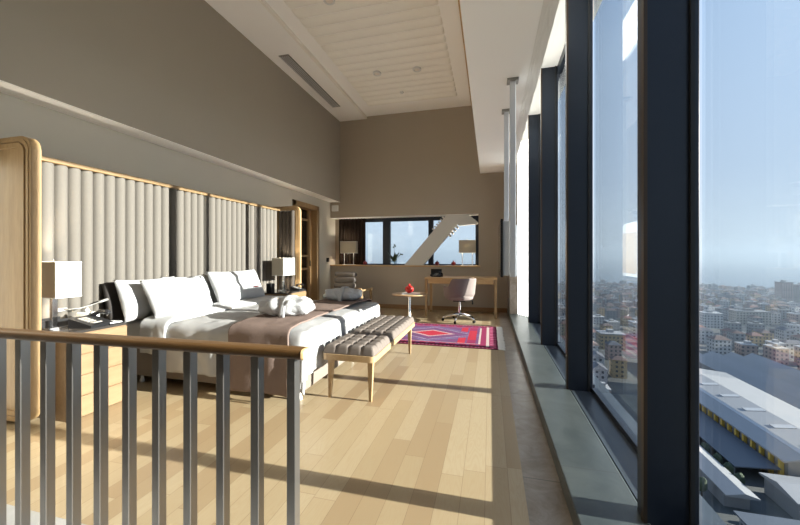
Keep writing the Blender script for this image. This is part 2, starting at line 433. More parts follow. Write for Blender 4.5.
# door in the left wall
dr = MB()
for y0, y1 in ((D0-.07, D0+.03), (D1-.03, D1+.07)): dr.box(XL-.22, y0, 0, XL+.03, y1, DZ+.07, .004)
dr.box(XL-.22, D0-.07, DZ-.03, XL+.03, D1+.07, DZ+.07, .004)
door = struct('door_1', dr, M['oak'], 'oak framed door in the left wall beyond the headboard', 'door')
MB().box(XL-.75, D0-.3, 0, XL-.7, D1+.3, 2.4).box(XL-.75, D0-.3, 2.3, XL-.2, D1+.3, 2.4).box(XL-.75, D0-.3, 0, XL-.2, D0-.25, 2.4).box(XL-.75, D1+.25, 0, XL-.2, D1+.3, 2.4).build('closet_lining', M['closet'], door)
leaf = MB().box(XL-.17, D0+.03, .02, XL-.165, D1-.03, DZ-.03).build('glass_leaf', M['darkglass'], door)
lr = MB()
for z in (.9, 1.18, 1.96): lr.box(XL-.19, D0+.03, z, XL-.14, D1-.03, z+.045, .003)
lr.box(XL-.19, D1-.14, .02, XL-.12, D1-.03, DZ-.03, .003)
lr.build('door_rail', M['oak'], leaf)
MB().box(XL-.12, D1-.10, .98, XL-.10, D1-.075, 1.10, .004).build('handle', M['black'], leaf)

# ------------------------------------------------------------------ railing
R0, R1 = Vector((-2.75, .815, 0)), Vector((-.507, .888, 0))
RD = (R1-R0).normalized(); RA = math.atan2(RD.y, RD.x)
rl = thing('railing', (R1.x, R1.y, 0), 'low balustrade with square steel bars and an oak handrail, nearest the viewer', 'railing')
RN = Vector((-RD.y, RD.x, 0))
hp = rrect(-.024, .910, .024, .94, .011, 5)
hm = MB()
A = [hm.bm.verts.new(R0+RN*u+Vector((0, 0, v))) for u, v in hp]; B = [hm.bm.verts.new(R1+RN*u+Vector((0, 0, v))) for u, v in hp]
for i in range(len(hp)): hm.bm.faces.new((A[i], A[(i+1) % len(hp)], B[(i+1) % len(hp)], B[i]))
hm.bm.faces.new(A[::-1]); hm.bm.faces.new(B)
hm.build('handrail', M['oakrail'], rl, smooth=True, angle=40)
hp2 = rrect(-.0245, .9095, .0245, .9405, .011, 5)
E_ = MB(); A = [E_.bm.verts.new(R1+RN*u+Vector((0, 0, v))) for u, v in hp2]; B = [E_.bm.verts.new(R1+RD*.006+RN*u*.93+Vector((0, 0, (v-.922)*.93+.922))) for u, v in hp2]
for i in range(len(hp2)): E_.bm.faces.new((A[i], A[(i+1) % len(hp2)], B[(i+1) % len(hp2)], B[i]))
E_.bm.faces.new(B); E_.bm.faces.new(A[::-1])
E_.build('end_cap', M['oakX'], rl)
for k in range(18):
    p = R1-RD*(.0355+.1157*k); 
    b = MB().box(p.x-.0130, p.y-.0145, 0, p.x+.0130, p.y+.0145, .914, .0012, 1, Matrix.Rotation(RA, 3, 'Z'), (p.x, p.y, 0))
    b.build('baluster', M['steel'], rl)

# ------------------------------------------------------------------ headboard
HX, HZ, HY0, HY1 = -3.545, 1.985, 1.70, 5.33
hb = thing('headboard', (HX, 3.5, 0), 'tall channel upholstered headboard with oak rail and two rounded oak wings', 'headboard')
pitch = .0975; nf = int((HY1-.07-HY0-.07)/pitch); hy0 = (HY0+HY1-nf*pitch)/2
def hfl(u, v):
    ph = (u*nf) % 1.0; d = .060*math.sqrt(max(0, 1-(2*ph-1)**2))
    return (HX+d, hy0+u*nf*pitch, .12+v*(HZ-.14))
MB().grid(hfl, nf*12, 1).build('channel_panel', M['fabric'], hb, smooth=True, angle=60)
MB().box(XL, HY0+.05, .1, HX-.001, HY1-.05, HZ-.02).build('back_board', M['fabric_back'], hb)
MB().box(XL, HY0+.04, HZ-.02, HX+.075, HY1-.04, HZ+.02, .008).build('top_rail', M['oakY'], hb)
for y0, y1 in ((HY0, HY0+.085), (HY1-.075, HY1)):
    Rr = .10
    wp = rrect(XL+.002, .025, -3.10, 2.045, Rr, 10, (0, 1, 1, 0))
    g = MB().prism(wp, 'Y', y0+.012, y1-.012)
    es = [e for e in g.bm.edges]
    w = g.build('wing', M['oak'], hb, smooth=True, angle=40)
    # beaded rim round the free edge
    def rim(off, yy0, yy1, nm, th):
        ip = rrect(XL+.002, .025+off, -3.10-off, 2.045-off, Rr-off*.6, 10, (0, 1, 1, 0))
        jp = rrect(XL+.002, .025+off+th, -3.10-off-th, 2.045-off-th, Rr-off*.6-th*.6, 10, (0, 1, 1, 0))
        r = MB()
        n = len(ip); q = [[r.bm.verts.new((p[0], yy, p[1])) for p in P] for yy in (yy0, yy1) for P in (ip, jp)]
        a, b, c_, d = q
        for i in range(n-1):
            r.bm.faces.new((a[i], a[i+1], b[i+1], b[i])); r.bm.faces.new((c_[i], c_[i+1], d[i+1], d[i]))
            r.bm.faces.new((a[i], a[i+1], c_[i+1], c_[i])); r.bm.faces.new((b[i], b[i+1], d[i+1], d[i]))
        r.build(nm, M['oak'], w, smooth=True, angle=40)
    rim(.018, y0+.006, y1-.006, 'rim_bead', .022)
    rim(.05, y0, y1, 'rim_step', .03)
    inner = y0 > 3; fy = y0+.004 if inner else y1-.004; sg = -1 if inner else 1
    xa, xb, n_ = HX+.06, -3.19, 4
    def wfl(u, v, fy=fy, sg=sg):
        ph = (u*n_) % 1.0; d = .045*math.sqrt(max(0, 1-(2*ph-1)**2))
        return (xa+(xb-xa)*u, fy+sg*d, .14+v*(HZ-.16))
    MB().grid(wfl, n_*12, 1).build('wing_channel_panel', M['fabric_shaded'], w, smooth=True, angle=60)

# ------------------------------------------------------------------ bed
BX0, BX1, BY0, BY1 = -3.46, -1.49, 2.55, 4.35
bed = thing('bed', (-2.5, 3.45, 0), 'double bed with taupe upholstered base in front of the channel headboard', 'bed')
MB().box(BX0, BY0+.01, .075, BX1, BY1-.01, .33, .015).build('bed_base', M['base'], bed, smooth=True, angle=40)
MB().box(BX0, BY0, .33, BX1+.01, BY1, .572, .05, 4).build('mattress', M['linen'], bed, smooth=True, angle=60)
for x in (BX0+.25, BX1-.045):
    for y in (BY0+.06, 3.15, 3.75, BY1-.06):
        MB().lathe([(.012, .0), (.02, .004), (.022, .02), (.012, .045), (.014, .075)], (x, y, 0), 14).build('leg', M['clearplastic'], bed, smooth=True)
Rp = Matrix.Rotation(math.radians(-14), 3, 'Y')
o = MB().box(-3.385, 2.42, .60, -3.325, BY1+.03, .965, .025, 4, Rp, (-3.355, 3.4, .60)).build('backrest_cushion', M['darkcush'], None, smooth=True, angle=60, loc=(-3.27, 3.4, .6))
tag(o, 'long dark brown cushion leaning behind the white pillows', 'cushion')

def drape(x0, x1, y0, y1, ztop, dx0, dx1, dy0, dy1, r, amp, seed, nx=110, ny=130, puff=0, hemvar=.012, fold=.02):
    """cloth lying on a box top x0..x1, y0..y1 with overhang lengths dx/dy on each side"""
    a0, a1 = x0-dx0, x1+dx1; b0, b1 = y0-dy0, y1+dy1
    def fn(u, v):
        a = a0+u*(a1-a0); b = b0+v*(b1-b0)
        cx_, cy_ = min(max(a, x0), x1), min(max(b, y0), y1)
        ex, ey = a-cx_, b-cy_
        e = math.hypot(ex, ey) if (ex and ey) else abs(ex)+abs(ey)
        lim = max(abs(ex), abs(ey)); 
        if ex and ey: e = lim+ .25*min(abs(ex), abs(ey))
        nz = noise.fractal((a*2.2+seed, b*2.2, seed), .8, 2.1, 4)+.6*noise.ridged_multi_fractal((a*3.1+seed, b*4.3, seed*.3), .9, 2.0, 3, 1.0, 2.0)-.6
        wr = noise.noise((a*7+seed, b*3.0, 3.1))*.45+noise.noise((a*3, b*9+seed, 1.7))*.45
        if e <= 0:
            ed = min(b-y0 if dy0 else 9, y1-b if dy1 else 9, a-x0 if dx0 else 9, x1-a if dx1 else 9)
            pf = puff*(1-math.exp(-max(ed, 0)/.18))
            return (a, b, ztop+amp*(nz*.8+wr*.5)+pf+r*0)
        L = math.hypot(ex, ey); dxn, dyn = ex/L, ey/L
        arc = r*PI/2
        if e < arc: off = r*math.sin(e/r); dz = r*(1-math.cos(e/r))
        else: off = r; dz = r+(e-arc)
        tt = a if abs(ey) > abs(ex) else b
        dn = min(1, e/.25)
        rip = fold*dn*(math.sin(tt*17+seed+nz*2.5)*.5+math.sin(tt*31+2*seed)*.25+.5)
        off += rip+amp*wr*.6
        dz *= 1+hemvar*math.sin(tt*9+seed)
        return (cx_+dxn*off, cy_+dyn*off, ztop-dz+amp*nz*.5*(1-dn))
    return MB().grid(fn, nx, ny)
dv = drape(-2.90, -1.475, 2.535, 4.365, .582, 0, .355, .43, .40, .05, .014, 2.3, puff=.022)
duvet = dv.build('duvet', M['duvet'], None, smooth=True, loc=(-2.2, 3.45, .6))
tag(duvet, 'white duvet spread over the bed and hanging to near the floor', 'duvet')
md = duvet.modifiers.new('t', 'SOLIDIFY'); md.thickness = .012; md.offset = 1
fb = drape(-3.05, -2.78, 2.53, 4.37, .604, 0, .02, .30, .28, .05, .012, 5.1, 24, 130, puff=.03)
f_ = fb.build('folded_edge', M['linen'], duvet, smooth=True)
md = f_.modifiers.new('t', 'SOLIDIFY'); md.thickness = .03; md.offset = 1
rn = drape(-2.10, -1.54, 2.515, 4.385, .618, 0, 0, .56, .5, .06, .010, 8.4, 50, 130, puff=.018, fold=.012)
runner = rn.build('bed_runner', M['runner'], None, smooth=True, loc=(-1.8, 3.45, .64))
md = runner.modifiers.new('t', 'SOLIDIFY'); md.thickness = .012; md.offset = 1
tag(runner, 'taupe bed runner lying across the foot of the white duvet', 'bed runner')

def pillow(y0, y1, z0, z1, xb, lean, th, seed):
    w, h = y1-y0, (z1-z0)/math.cos(math.radians(lean)); cy_ = (y0+y1)/2
    m = MB(); N = 26
    def side(sg):
        def fn(u, v):
            a, b = 2*u-1, 2*v-1
            t = (max(0, 1-a**4)**.6)*(max(0, 1-b**4)**.6)
            pin_a = 1-.07*(1-abs(b)**2)*0-.06*(1-(abs(b))**1.6)*abs(a)**3
            pin_b = 1-.07*(1-(abs(a))**1.6)*abs(b)**3
            nz = noise.fractal((a*1.6+seed, b*1.6, sg), .9, 2.0, 3)
            cr = noise.noise((a*5+seed*3, b*2.2, sg*4.))*.012
            x = sg*(th/2)*t*(1+.18*nz)+cr*t
            yy = a*w/2*pin_a; zz = b*h/2*pin_b-.02*h*(1-a*a)*(1 if b > 0 else 0)
            p = Matrix.Rotation(math.radians(-lean), 3, 'Y')@Vector((x, yy, zz+h/2))
            return (xb+p.x, cy_+p.y, z0+p.z)
        return fn
    m.grid(side(1), N, N); m.grid(side(-1), N, N)
    bmesh.ops.remove_doubles(m.bm, verts=m.bm.verts[:], dist=.0008)
    return m
pil = []
for (y0, y1, z0, z1, xb, ln, th, sd, lab) in (
    (2.42, 3.06, .60, .985, -3.18, 20, .17, 1.1, 'white pillow nearest the near nightstand, leaning on the dark pad'),
    (2.50, 3.21, .635, .975, -2.93, 29, .17, 2.7, 'white pillow leaning in front of the pair on the near half of the bed'),
    (2.88, 3.46, .60, .985, -3.17, 20, .16, 3.9, 'white pillow standing behind in the middle of the headboard'),
    (3.44, 4.08, .60, .99, -3.20, 16, .15, 5.2, 'white pillow mostly hidden behind the tagged pillow'),
    (3.36, 4.22, .625, 1.02, -3.01, 25, .18, 6.4, 'white pillow with a small dark red tag, nearest the far lamp')):
    o = pillow(y0, y1, z0, z1, xb, ln, th, sd).build('pillow', M['linen'], None, smooth=True, loc=(xb, (y0+y1)/2, z0))
    tag(o, lab, 'pillow', 'pillows on the bed'); pil.append(o)
tg = MB().box(-3.015, 3.93, .795, -3.01, 4.015, .815, 0, 2, Matrix.Rotation(math.radians(-26), 3, 'Y'), (-3.01, 4.03, .8))
bmesh.ops.translate(tg.bm, vec=(.040, 0, .0), verts=tg.bm.verts[:])
tg.build('tag', M['tag'], pil[4])

# folded bathrobes
def robe(cx_, cy_, z, sx, sy, h, seed, rotz, lab):
    t = thing('bathrobe', (cx_, cy_, z), lab, 'bathrobe', 'rolled bathrobes on the bed')
    R = Matrix.Rotation(rotz, 3, 'Z')
    def fn(u, v):
        a = u*2*PI; ph = v*PI
        ca, sa = math.cos(a), math.sin(a); sp, cp = math.sin(ph), -math.cos(ph)
        e = .75
        x = math.copysign(abs(ca)**e, ca)*sp**.7; y = math.copysign(abs(sa)**e, sa)*sp**.7; zz = cp
        fl = .055*math.sin(x*11+2.2*y+seed)*sp+.05*noise.fractal((x*2.4+seed, y*2.4, zz*2.4), .8, 2, 4)+.035*math.sin(a*7+zz*5+seed)*sp
        k = 1+fl
        top = h*(.5+.5*math.copysign(abs(zz)**.8, zz))
        p = R@Vector((x*sx*k, y*sy*k, 0)); 
        return (cx_+p.x, cy_+p.y, z+max(0, top*(1+fl*1.2)))
    MB().grid(fn, 72, 36, True).build('folded_body', M['terry'], t, smooth=True)
    def belt(off, wd):
        def bf(u, v):
            a = PI*u; w = (v-.5)*wd
            y = math.cos(a)*(sy*1.07); zz = (abs(math.sin(a))**.65)*h*1.07
            p = R@Vector((off+w+.008*math.sin(a*3), y, 0)); return (cx_+p.x, cy_+p.y, z+.004+zz)
        o = MB().grid(bf, 30, 3).build('belt', M['terry'], t, smooth=True)
        m_ = o.modifiers.new('t', 'SOLIDIFY'); m_.thickness = .016; m_.offset = 0
    belt(.02, .05)
    def roll(o0, o1, r):
        pts = []
        for i in range(9):
            q = i/8; p = R@Vector((o0[0]+(o1[0]-o0[0])*q, o0[1]+(o1[1]-o0[1])*q, 0))
            pts.append((cx_+p.x, cy_+p.y, z+o0[2]+(o1[2]-o0[2])*q+.02*math.sin(q*PI)))
        MB().tube(pts, [r*(.55+.45*math.sin(PI*(.12+.76*i/8))) for i in range(9)], 14).build('sleeve_roll', M['terry'], t, smooth=True)
    roll((-sx*.95, -sy*.5, h*.33), (-sx*.1, -sy*.82, h*.40), h*.26)
    roll((sx*.12, -sy*.8, h*.38), (sx*.92, -sy*.5, h*.34), h*.26)
    return t
robe(-1.85, 2.94, .640, .245, .17, .165, 1.0, .12, 'rolled white bathrobe on the near half of the bed runner')
robe(-1.80, 4.10, .640, .235, .16, .15, 4.2, .05, 'rolled white bathrobe on the far half of the bed runner')

# ------------------------------------------------------------------ nightstands
def nightstand(y0, y1, lab):
    t = thing('nightstand', ((-3.5-2.94)/2, (y0+y1)/2, 0), lab, 'nightstand')
    MB().prism([(y0, 0), (y1, 0), (y1, .625), (y0, .625)], 'X', HX+.065, -2.955).build('carcass', M['oakdim'], t)
    for i in range(4):
        z0 = .004+i*.155
        MB().box(-2.955, y0+.002, z0, -2.94, y1-.002, z0+.150, .004).build('drawer', M['oakdim'], t)
    MB().box(HX+.065, y0+.0, .625, -2.945, y1, .645, .004).build('top', M['granite'], t)
    return t
nightstand(1.835, 2.26, 'oak nightstand with four drawers on the near side of the bed')
nightstand(4.62, 5.20, 'oak nightstand on the far side of the bed, inside the far wing')

def table_lamp(x, y, z, w, d, zs0, zs1, lab, base='col'):
    t = thing('table_lamp', (x, y, z), lab, 'lamp')
    s = MB()
    s.box(x-d/2, y-w/2, zs0, x+d/2, y+w/2, zs1)
    top = [f for f in s.bm.faces if abs(f.normal.z) > .9]
    bmesh.ops.delete(s.bm, geom=top, context='FACES_ONLY')
    o = s.build('lamp_shade', M['shade'], t)
    m_ = o.modifiers.new('t', 'SOLIDIFY'); m_.thickness = .004; m_.offset = -1
    for zz, nm in ((zs0, 'lower_hem'), (zs1-.006, 'upper_hem')):
        h = MB().box(x-d/2-.001, y-w/2-.001, zz, x+d/2+.001, y-w/2+.001, zz+.006).box(x-d/2-.001, y+w/2-.001, zz, x+d/2+.001, y+w/2+.001, zz+.006)
        h.box(x-d/2-.001, y-w/2, zz, x-d/2+.001, y+w/2, zz+.006).box(x+d/2-.001, y-w/2, zz, x+d/2+.001, y+w/2, zz+.006).build(nm, M['paper'], o)
    MB().cyl((x-d/2+.004, y, zs1-.03), (x+d/2-.004, y, zs1-.03), .003, n=6).cyl((x, y-w/2+.004, zs1-.03), (x, y+w/2-.004, zs1-.03), .003, n=6).cyl((x, y, zs1-.035), (x, y, zs1+.008), .004, n=8).lathe([(.001, .008), (.007, .012), (.001, .02)], (x, y, zs1), 10).build('shade_frame', M['chrome'], o)
    if base == 'col':
        MB().box(x-.06, y-.06, z, x+.06, y+.06, z+.014, .002).build('base', M['chrome'], t)
        MB().box(x-.016, y-.016, z+.014, x+.016, y+.016, zs1-.035, .001).build('column', M['chrome'], t)
    else:
        MB().box(x-.06, y-w*.36, z, x+.06, y+w*.36, z+.012, .002).build('base', M['satin'], t)
        for s_ in (-1, 1):
            MB().cyl((x, y+s_*w*.30, z+.012), (x, y+s_*w*.30, zs0+.02), .0075).build('leg', M['satin'], t)
        MB().box(x-.006, y-w*.32, zs0+.01, x+.006, y+w*.32, zs0+.02).cyl((x, y, zs0+.02), (x, y, zs1-.035), .006, n=8).build('crossbar', M['satin'], t)
    return t
table_lamp(-3.235, 1.925, .645, .17, .32, .888, 1.157, 'cream box lamp on chrome column beside the phone, on the near nightstand')
table_lamp(-3.22, 4.98, .645, .34, .20, .892, 1.168, 'cream box lamp on chrome column on the far nightstand')

def phone(x, y, z, rot, lab, sc=1.0):
    t = thing('telephone', (x, y, z), lab, 'telephone')
    R = Matrix.Rotation(rot, 3, 'Z')
    def xf(m):
        bmesh.ops.scale(m.bm, vec=(sc,)*3, verts=m.bm.verts[:]); bmesh.ops.rotate(m.bm, cent=(0, 0, 0), matrix=R, verts=m.bm.verts[:]); bmesh.ops.translate(m.bm, vec=(x, y, z), verts=m.bm.verts[:]); return m
    xf(MB().prism([(-.09, 0), (.09, 0), (.09, .02), (-.09, .075)], 'X', -.10, .10)).build('body', M['black'], t)
    hm = MB().tube([(-.075, .075, .085), (-.075, .06, .10), (-.075, 0, .105), (-.075, -.06, .075), (-.075, -.075, .05)], [.022, .02, .014, .018, .022], 10)
    xf(hm).build('handset', M['blackgloss'], t, smooth=True)
    for r in range(4):
        for c_ in range(3):
            yy = -.055+.024*r; zz = .0475-yy*.3056
            xf(MB().box(-.015+.026*c_, yy-.008, zz-.004, .005+.026*c_, yy+.008, zz+.004, .002)).build('key', M['grille'], t)
    xf(MB().box(-.015, .045, .033, .06, .075, .04)).build('display', M['grille'], t)
    return t
phone(-3.06, 2.07, .645, math.radians(-78), 'black telephone beside the lamp on the near nightstand')
# tissue box, notepad, tray, reading light
t = thing('tissue_box', (-3.24, 2.165, .645), 'small white tissue box behind the telephone', 'box')
MB().box(-3.30, 2.115, .645, -3.18, 2.215, .735, .006).build('box', M['whiteplastic'], t)
MB().lathe([(.001, 0), (.022, .001), (.022, .004), (.001, .005)], (-3.24, 2.165, .734), 16).build('slot', M['black'], t)
MB().grid(lambda u, v: (-3.255+.03*u, 2.15+.03*v+.01*math.sin(u*6), .736+.035*math.sin(PI*u)*(.6+.4*math.sin(v*5))), 8, 8).build('tissue', M['paper'], t, smooth=True)
t = thing('notepad', (-3.03, 2.2, .645), 'white notepad at the edge of the near nightstand', 'notepad')
MB().box(-3.13, 2.145, .645, -2.965, 2.25, .652).build('cover', M['black'], t)
MB().box(-3.125, 2.15, .652, -2.975, 2.245, .658).build('pages', M['paper'], t)
t = thing('serving_tray', (-3.36, 1.99, .645), 'dark tray at the back of the near nightstand', 'tray')
MB().box(-3.46, 1.85, .645, -3.30, 2.10, .653).box(-3.46, 1.85, .653, -3.452, 2.10, .70).box(-3.308, 1.85, .653, -3.30, 2.10, .70).build('rim', M['black'], t)
MB().box(-3.452, 1.85, .653, -3.308, 2.10, .66).build('liner', M['grille'], t)
t = thing('reading_lamp', (-3.488, 2.13, .74), 'slim gooseneck reading lamp on the headboard above the near nightstand', 'lamp')
MB().box(-3.483, 2.09, .735, -3.462, 2.16, .765, .004).build('mount', M['grille'], t)
MB().tube([(-3.466, 2.13, .75), (-3.43, 2.15, .752), (-3.40, 2.20, .75), (-3.39, 2.29, .77), (-3.385, 2.36, .79)], .0045, 8).build('arm', M['grille'], t, smooth=True)
MB().cyl((-3.385, 2.345, .786), (-3.38, 2.42, .806), .010, .012, 12).build('head', M['grille'], t, smooth=True)
phone(-3.03, 5.07, .645, math.radians(-85), 'black telephone beside the lamp on the far nightstand', .9)
t = thing('water_carafe', (-3.06, 4.72, .645), 'clear glass carafe on the far nightstand', 'carafe')
MB().lathe([(.03, 0), (.045, .005), (.05, .05), (.042, .09), (.022, .12), (.02, .15), (.026, .16)], (-3.06, 4.72, .645), 20).build('body', M['clear'], t, smooth=True)
MB().lathe([(.018, .15), (.024, .162), (.024, .175), (.008, .18)], (-3.06, 4.72, .645), 16).build('stopper', M['chrome'], t, smooth=True)
o = MB().box(-3.30, 4.64, .645, -3.22, 4.74, .78, .006).build('menu_holder', M['black'], None, loc=(-3.26, 4.69, .645)); tag(o, 'black upright holder on the far nightstand next to the carafe', 'holder')

# ------------------------------------------------------------------ bench
NX0, NX1, NY0, NY1 = -1.365, -.90, 2.665, 4.25
bn = thing('bench', ((NX0+NX1)/2, (NY0+NY1)/2, 0), 'long ash bench with tufted grey cushions at the foot of the bed', 'bench')
f = MB().prism(rrect(NX0, NY0, NX1, NY1, .045, 6), 'Z', .335, .385)
f.build('frame', M['bench'], bn, smooth=True, angle=40)
for sx, sy in ((0, 0), (1, 0), (0, 1), (1, 1)):
    x = NX0+.055 if not sx else NX1-.055; y = NY0+.075 if not sy else NY1-.075
    ox = -.008 if not sx else .0; oy = -.012 if not sy else .012
    MB().taper((x+ox, y+oy, 0), (x, y, .34), .022, .046, .022, .046).build('leg', M['bench'], bn)
def cushion(y0, y1, nx, ny):
    m = MB(); x0, x1 = NX0+.008, NX1-.008
    def fn(u, v):
        a, b = (u*nx) % 1.0, (v*ny) % 1.0
        if u >= 1: a = 1.
        if v >= 1: b = 1.
        q = (1-abs(2*a-1)**7)*(1-abs(2*b-1)**7)
        ed = min(u*(x1-x0), (1-u)*(x1-x0), v*(y1-y0), (1-v)*(y1-y0))
        rd = math.sqrt(max(0, 1-(1-min(1, ed/.03))**2))
        return (x0+u*(x1-x0), y0+v*(y1-y0), .388+.038*rd+.030*q*rd)
    m.grid(fn, nx*12, ny*12)
    m2 = MB()
    o = m.build('cushion', M['cushion'], bn, smooth=True)
    g = MB().prism(rrect(x0, y0, x1, y1, .02, 4), 'Z', .385, .392)
    g.build('underside', M['cushion'], o)
cushion(NY0+.012, NY0+.60, 4, 5)
cushion(NY0+.62, NY1-.012, 4, 8)

# ------------------------------------------------------------------ rug
RX0, RX1, RY0, RY1 = -1.85, .105, 4.62, 6.10
def rug_col(x, y):
    dx = min(RX1-x, x-RX0); dy0 = y-RY0; dy1 = RY1-y; dy = min(dy0, dy1)
    mag = (.30, .03, .09); pink = (.50, .16, .24); cream = (.62, .50, .45); dark = (.13, .012, .035); purp = (.16, .075, .17); red = (.48, .03, .05); blue = (.16, .17, .32)
    jig = .012*math.sin(x*80)*math.sin(y*90)
    if dx < .02 or dy < .02: return dark
    d = min(dx, dy*.75)
    if dx < .11 and dx <= dy*1.3: 
        return mag if (int(y*28) % 3) else pink
    if .115 < dx < .15 and dy > .10: return cream
    if dy < .06: return pink if int(x*40) % 2 else mag
    if dy < .11: return dark
    if dy < .16: return mag if (int(x*22) % 3) else (.20, .10, .25)
    if .23 < dx < .262 and dy > .2: return cream
    if .20 < dy < .222 and dx > .23: return pink if dy1 < dy0 else cream
    if dx < .23 or dy < .20: return mag
    # field with zig-zag medallion
    cx_, cy_ = (RX0+RX1)/2, (RY0+RY1)/2
    u, v = (x-cx_)/.78, (y-cy_)/.52
    if .30 < dx < .42: return red if abs(v) < .6 else mag
    q = abs(u)+abs(v)+jig
    if abs(q-.98) < .035: return blue
    if abs(q-.82) < .03: return (.30, .28, .40)
    if q < .35: return red
    if q < .46: return (.55, .35, .35)
    if abs(abs(u)-.62) < .07 and abs(v) > .35: return red
    if (int(x*30)+int(y*30)) % 7 == 0: return (.24, .05, .16)
    return purp
rg = MB(); nx, ny = 150, 116
V = [[rg.bm.verts.new((RX0+(RX1-RX0)*i/nx, RY0+(RY1-RY0)*j/ny, .009+.002*noise.noise((i*.07, j*.07, 0)))) for j in range(ny+1)] for i in range(nx+1)]
lay = rg.bm.loops.layers.float_color.new('weave')
for i in range(nx):
    for j in range(ny):
        fc = rg.bm.faces.new((V[i][j], V[i+1][j], V[i+1][j+1], V[i][j+1]))
        cc = rug_col(RX0+(RX1-RX0)*(i+.5)/nx, RY0+(RY1-RY0)*(j+.5)/ny)
        for lp in fc.loops: lp[lay] = (*cc, 1)
rug = thing('rug', ((RX0+RX1)/2, (RY0+RY1)/2, 0), 'magenta patterned wool rug with cream fringe under the desk chair end of the room', 'rug')
o = rg.build('pile', M['rug'], rug)
m_ = o.modifiers.new('t', 'SOLIDIFY'); m_.thickness = .007; m_.offset = -1
fm = MB()
for k in range(120):
    y = RY0+.01+(RY1-RY0-.02)*k/119; l = .075+.02*random.random(); s_ = .02*(random.random()-.5)
    fm.tube([(RX1-.004, y, .006), (RX1+l*.5, y+s_, .007), (RX1+l, y+s_*1.7, .004)], .0042, 5)
fm.build('fringe', M['fringe'], rug)

# ------------------------------------------------------------------ desk
DX0, DX1, DY0, DY1, DH = -1.265, .135, 6.86, 7.50, .775
dk = thing('desk', ((DX0+DX1)/2, (DY0+DY1)/2, 0), 'slim oak writing desk against the back wall', 'desk')
MB().box(DX0, DY0, DH-.032, DX1, DY1, DH, .004).build('desktop', M['oakX'], dk)
for x0, x1 in ((DX0+.07, DX0+.66), (DX1-.62, DX1-.07)):
    dd = MB().box(x0, DY0+.012, DH-.12, x1, DY0+.40, DH-.033, .003).build('drawer', M['oakX'], dk)
for x in (DX0+.03, DX1-.03):
    for y in (DY0+.03, DY1-.03):
        MB().taper((x, y, 0), (x, y, DH-.03), .042, .052).build('leg', M['oak'], dk)
phone(-1.05, 7.12, DH, math.radians(165), 'black telephone on the left end of the oak desk', .95)
o = MB().box(-1.22, 7.27, DH, -.99, 7.40, DH+.04, .004).box(-1.22, 7.37, DH+.04, -.99, 7.40, DH+.15, .003).build('desk_organizer', M['black'], None, loc=(-1.1, 7.3, DH)); tag(o, 'black stationery holder behind the telephone on the oak desk', 'desk organizer')

# ------------------------------------------------------------------ office chair
ox, oy = -.545, 6.50
ch = thing('office_chair', (ox, oy, 0), 'mauve grey bucket swivel chair on a chrome star base at the desk', 'chair')
ROT = math.radians(34)
def rc(x, y, z):
    return (ox+x*math.cos(ROT)-y*math.sin(ROT), oy+x*math.sin(ROT)+y*math.cos(ROT), z)
def shell(u, v):
    th = math.radians(-138+276*u); a = abs(-1+2*u)
    q = min(1, max(0, (a-.40)/.16)); q = q*q*(3-2*q)
    zt = .800-.145*q-.012*a
    k = .62+.38*min(1, v*3.2)**.5
    r = .262+.03*v
    sn, cs = math.sin(th), math.cos(th)
    x = math.copysign(abs(sn)**.85, sn)*r*1.0*k; y = -math.copysign(abs(cs)**.85, cs)*r*.92*k
    return rc(x, y-.03*(v**2)*(1 if cs > 0 else 0)*cs, .385+(zt-.385)*v)
o = MB().grid(shell, 48, 16).build('shell', M['chairfab'], ch, smooth=True)
m_ = o.modifiers.new('t', 'SOLIDIFY'); m_.thickness = .035; m_.offset = -1
m_ = o.modifiers.new('s', 'SUBSURF'); m_.levels = 1; m_.render_levels = 1
g = MB().lathe([(.02, .40), (.20, .395), (.245, .42), (.25, .455), (.235, .485), (.15, .50), (.01, .503)], (ox, oy, 0), 28)
g.build('seat_cushion', M['chairfab'], ch, smooth=True)
MB().cyl((ox, oy, .10), (ox, oy, .30), .026).cyl((ox, oy, .28), (ox, oy, .40), .018).build('gas_column', M['chrome'], ch, smooth=True, angle=40)
MB().box(ox-.11, oy-.09, .365, ox+.11, oy+.09, .398, .01).build('tilt_mechanism', M['black'], ch)
p = rc(.26, -.02, .37); q = rc(.14, 0, .375)
MB().tube([q, rc(.22, -.01, .372), p, rc(.265, -.025, .30)], [.008, .008, .012, .014], 8).build('lever', M['black'], ch, smooth=True)
for k in range(5):
    a = math.radians(-100+72*k); c_, s_ = math.cos(a), math.sin(a)
    b = MB(); 
    b.tube([(ox+c_*.02, oy+s_*.02, .135), (ox+c_*.12, oy+s_*.12, .118), (ox+c_*.24, oy+s_*.24, .085), (ox+c_*.31, oy+s_*.31, .058)], [.024, .02, .016, .014], 10)
    lg = b.build('base_arm', M['chrome'], ch, smooth=True)
    MB().cyl((ox+c_*.305, oy+s_*.305, .03), (ox+c_*.305, oy+s_*.305, .065), .008).cyl((ox+c_*.305-s_*.016, oy+s_*.305+c_*.016, .024), (ox+c_*.305+s_*.016, oy+s_*.305-c_*.016, .024), .024).build('castor', M['black'], lg, smooth=True, angle=40)

